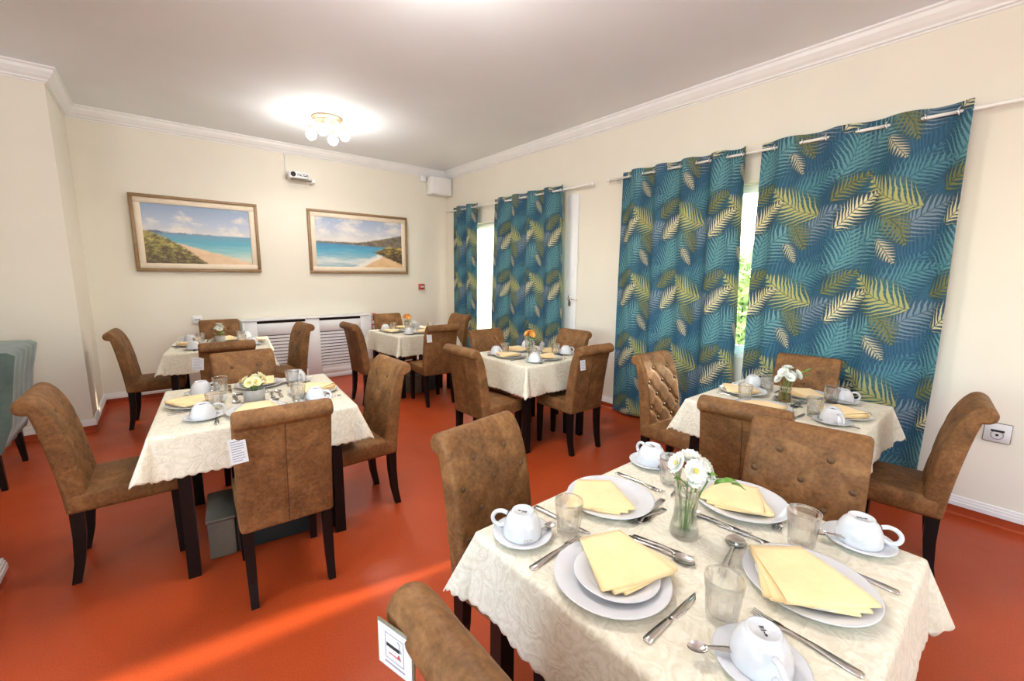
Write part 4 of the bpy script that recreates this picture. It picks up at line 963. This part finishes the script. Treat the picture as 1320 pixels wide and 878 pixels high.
MB().lathe([(0, .014), (.0365, .014), (.036, .022), (.0298, .055), (.0282, .075), (0, .075)], 28).build('water', M['water'], v)
heads(v, [(.0, .0, .235), (.035, .018, .222), (-.030, .020, .222), (.010, -.038, .212), (-.022, -.030, .215), (.048, -.020, .205), (-.005, .042, .205)], HW, (0, 0, .018))
heads(v, [(-.012, -.022, .178), (.03, -.05, .192)], HWs, (0, 0, .018), False)
leaves(v, [(.0, -.035, .20, -1.1, .1), (.03, -.06, .17, -.9, .35), (.06, -.07, .17, -.6, .1), (.085, -.085, .165, -.8, -.4), (-.03, -.01, .17, 2.6, .5)])
MB().tube(spline([(.02, -.02, .03), (-.01, .0, .14), (-.045, .03, .20), (-.075, .05, .235)], 5), .0013, 5).tube(spline([(-.04, .03, .195), (-.055, .055, .22), (-.06, .065, .23)], 3), .001, 5).build('twig', M['twig'], v)
MB().tube(spline([(.0, -.02, .165), (.04, -.05, .18), (.10, -.095, .165)], 4), .0015, 5).build('stem', M['stem'], v)
def pot(x, y, label, me, pts, lv, r0=.055, h=.075):
    p = empty('flower_pot', (x, y, fz-.002)); MB().lathe([(0, 0), (r0*.92, 0), (r0*.97, .004), (r0, h), (r0-.006, h), (r0-.008, h-.015), (0, h-.015)], 28).build('pot', M['pot'], p)
    heads(p, pts, me, (0, 0, h-.02)); leaves(p, lv); return tag(p, label, 'flower pot')
pts9 = [(0, 0, .135), (.04, .01, .145), (-.035, .015, .13), (.01, -.035, .125), (-.025, -.03, .12), (.05, -.02, .135), (.02, .04, .13)]
lv9 = [(.03, 0, .08, .2, .5), (-.03, 0, .08, 2.9, .5), (0, -.03, .08, -1.5, .6), (.02, .03, .08, 1, .5)]
pot(.372, 2.79, 'round grey pot of cream flowers on the middle left table', HC, pts9, lv9)
pot(.455, 5.40, 'grey pot of tall white flowers on the table below the dune painting', HW, [(0, 0, .19), (.02, .01, .165), (-.02, .015, .155), (0, -.02, .14)], lv9, .048, .065)
v = empty('flower_vase', (2.845, .865, fz-.002)); tag(v, 'squat amber glass vase with white orchid blooms by the wide curtains', 'vase')
glass_vase(v, [(0, 0), (.036, 0), (.038, .006), (.035, .03), (.032, .06), (.030, .075), (.034, .095)], .0025, M['glass'])
MB().lathe([(0, .014), (.033, .014), (.0325, .03), (.029, .06), (0, .065)], 24).build('water', M['amberglass'], v)
heads(v, [(0, 0, .215), (-.03, .01, .19), (.025, -.02, .175), (-.015, -.02, .165), (.045, -.045, .175), (-.03, .03, .150), (.0, .02, .185)], HW, (0, 0, .02), False)
leaves(v, [(.05, -.05, .18, -.7, .3), (.07, -.07, .19, -.9, .6), (.06, -.08, .17, -.5, 0)])
for (x, y, lab) in ((2.70, 3.0, 'slim glass vase of orange flowers on the table before the far curtain'), (2.44, 5.09, 'slim glass vase of orange flowers on the corner table')):
    v = empty('flower_vase', (x, y, fz-.002)); tag(v, lab, 'vase')
    glass_vase(v, [(0, 0), (.034, 0), (.036, .006), (.030, .04), (.030, .09), (.036, .13)], .0025, M['glass'])
    heads(v, [(0, 0, .205), (.035, .0, .19), (-.032, .01, .19), (.0, -.035, .18), (.01, .03, .18)], HO, (0, 0, .018)); leaves(v, [(.02, -.01, .13, -.4, .4), (-.02, -.01, .13, 3.4, .4), (0, -.02, .12, -1.6, .3)])
# napkin holders / condiments near the flowers
for (x, y, lab) in ((2.80, 2.94, 'chrome menu stand with upright folded paper napkins on the far curtain table'), (2.56, 5.06, 'white upright paper napkin stand on the corner table')):
    r = tag(empty('napkin_stand', (x, y, fz-.002), .5), lab, 'napkin stand'); MB().rbox(-.045, .045, -.02, .02, 0, .012, .003, 1).build('base', M['chrome'], r)
    for s in (-1, 1): MB().tube([(-.04, s*.018, .01), (-.04, s*.018, .05), (0, s*.018, .07), (.04, s*.018, .05), (.04, s*.018, .01)], .002, 6).build('wire_side', M['chrome'], r)
    for q in range(3): MB().prism([(-.05+.01*q, .013), (.04+.006*q, .013), (.055, .085+.01*q), (-.01, .10), (-.045, .075)], -.012+.008*q, -.009+.008*q, 'y').build('paper_napkin', M['paper'], r)

# ------------------------------------------------------------------ teal sofa at the left edge
sf = empty('velvet_sofa', (-1.52, 4.62, 0)); tag(sf, 'dusty teal velvet sofa seen end on at the picture edge', 'sofa')
m = MB(); S = []
for i in range(33):
    t = i/32; y = -.36+.72*t; S.append([(.60+.010*math.sin(26*t)*.6, y, .27), (.665+.008*math.sin(30*t), y, .45), (.70+.008*math.sin(30*t+1), y, .75), (.735, y, .93), (.70, y, .955), (.45, y, .965), (.30, y, .93), (.27, y, .5), (.27, y, .27)])
m.loft(S); m.build('back_panel', M['velvet'], sf)
MB().rbox(-.55, .27, -.38, .38, .25, .47, .03, 3).build('seat_base', M['velvet'], sf)
MB().rbox(-.5, .27, -.30, .30, .472, .58, .04, 3).build('seat_cushion', M['velvet'], sf)
for s in (-1, 1): MB().rbox(-.55, .268, s*.46-.075, s*.46+.075, .25, .66, .04, 3).build('arm', M['velvet'], sf)
MB().rbox(.30, .52, -.30, .30, .967, 1.10, .05, 3).build('head_cushion', M['tealdark'], sf)
for x in (-.48, .56):
    for y in (-.30, .30): MB().loft([[(x-.025+dx*0, y-.025, .26), (x+.025, y-.025, .26), (x+.025, y+.025, .26), (x-.025, y+.025, .26)], [(x+(.02 if x > 0 else -.02)-.014, y-.014, 0), (x+(.02 if x > 0 else -.02)+.014, y-.014, 0), (x+(.02 if x > 0 else -.02)+.014, y+.014, 0), (x+(.02 if x > 0 else -.02)-.014, y+.014, 0)]] if (dx := 0) == 0 else [], True, False).build('leg', M['legwood'], sf)
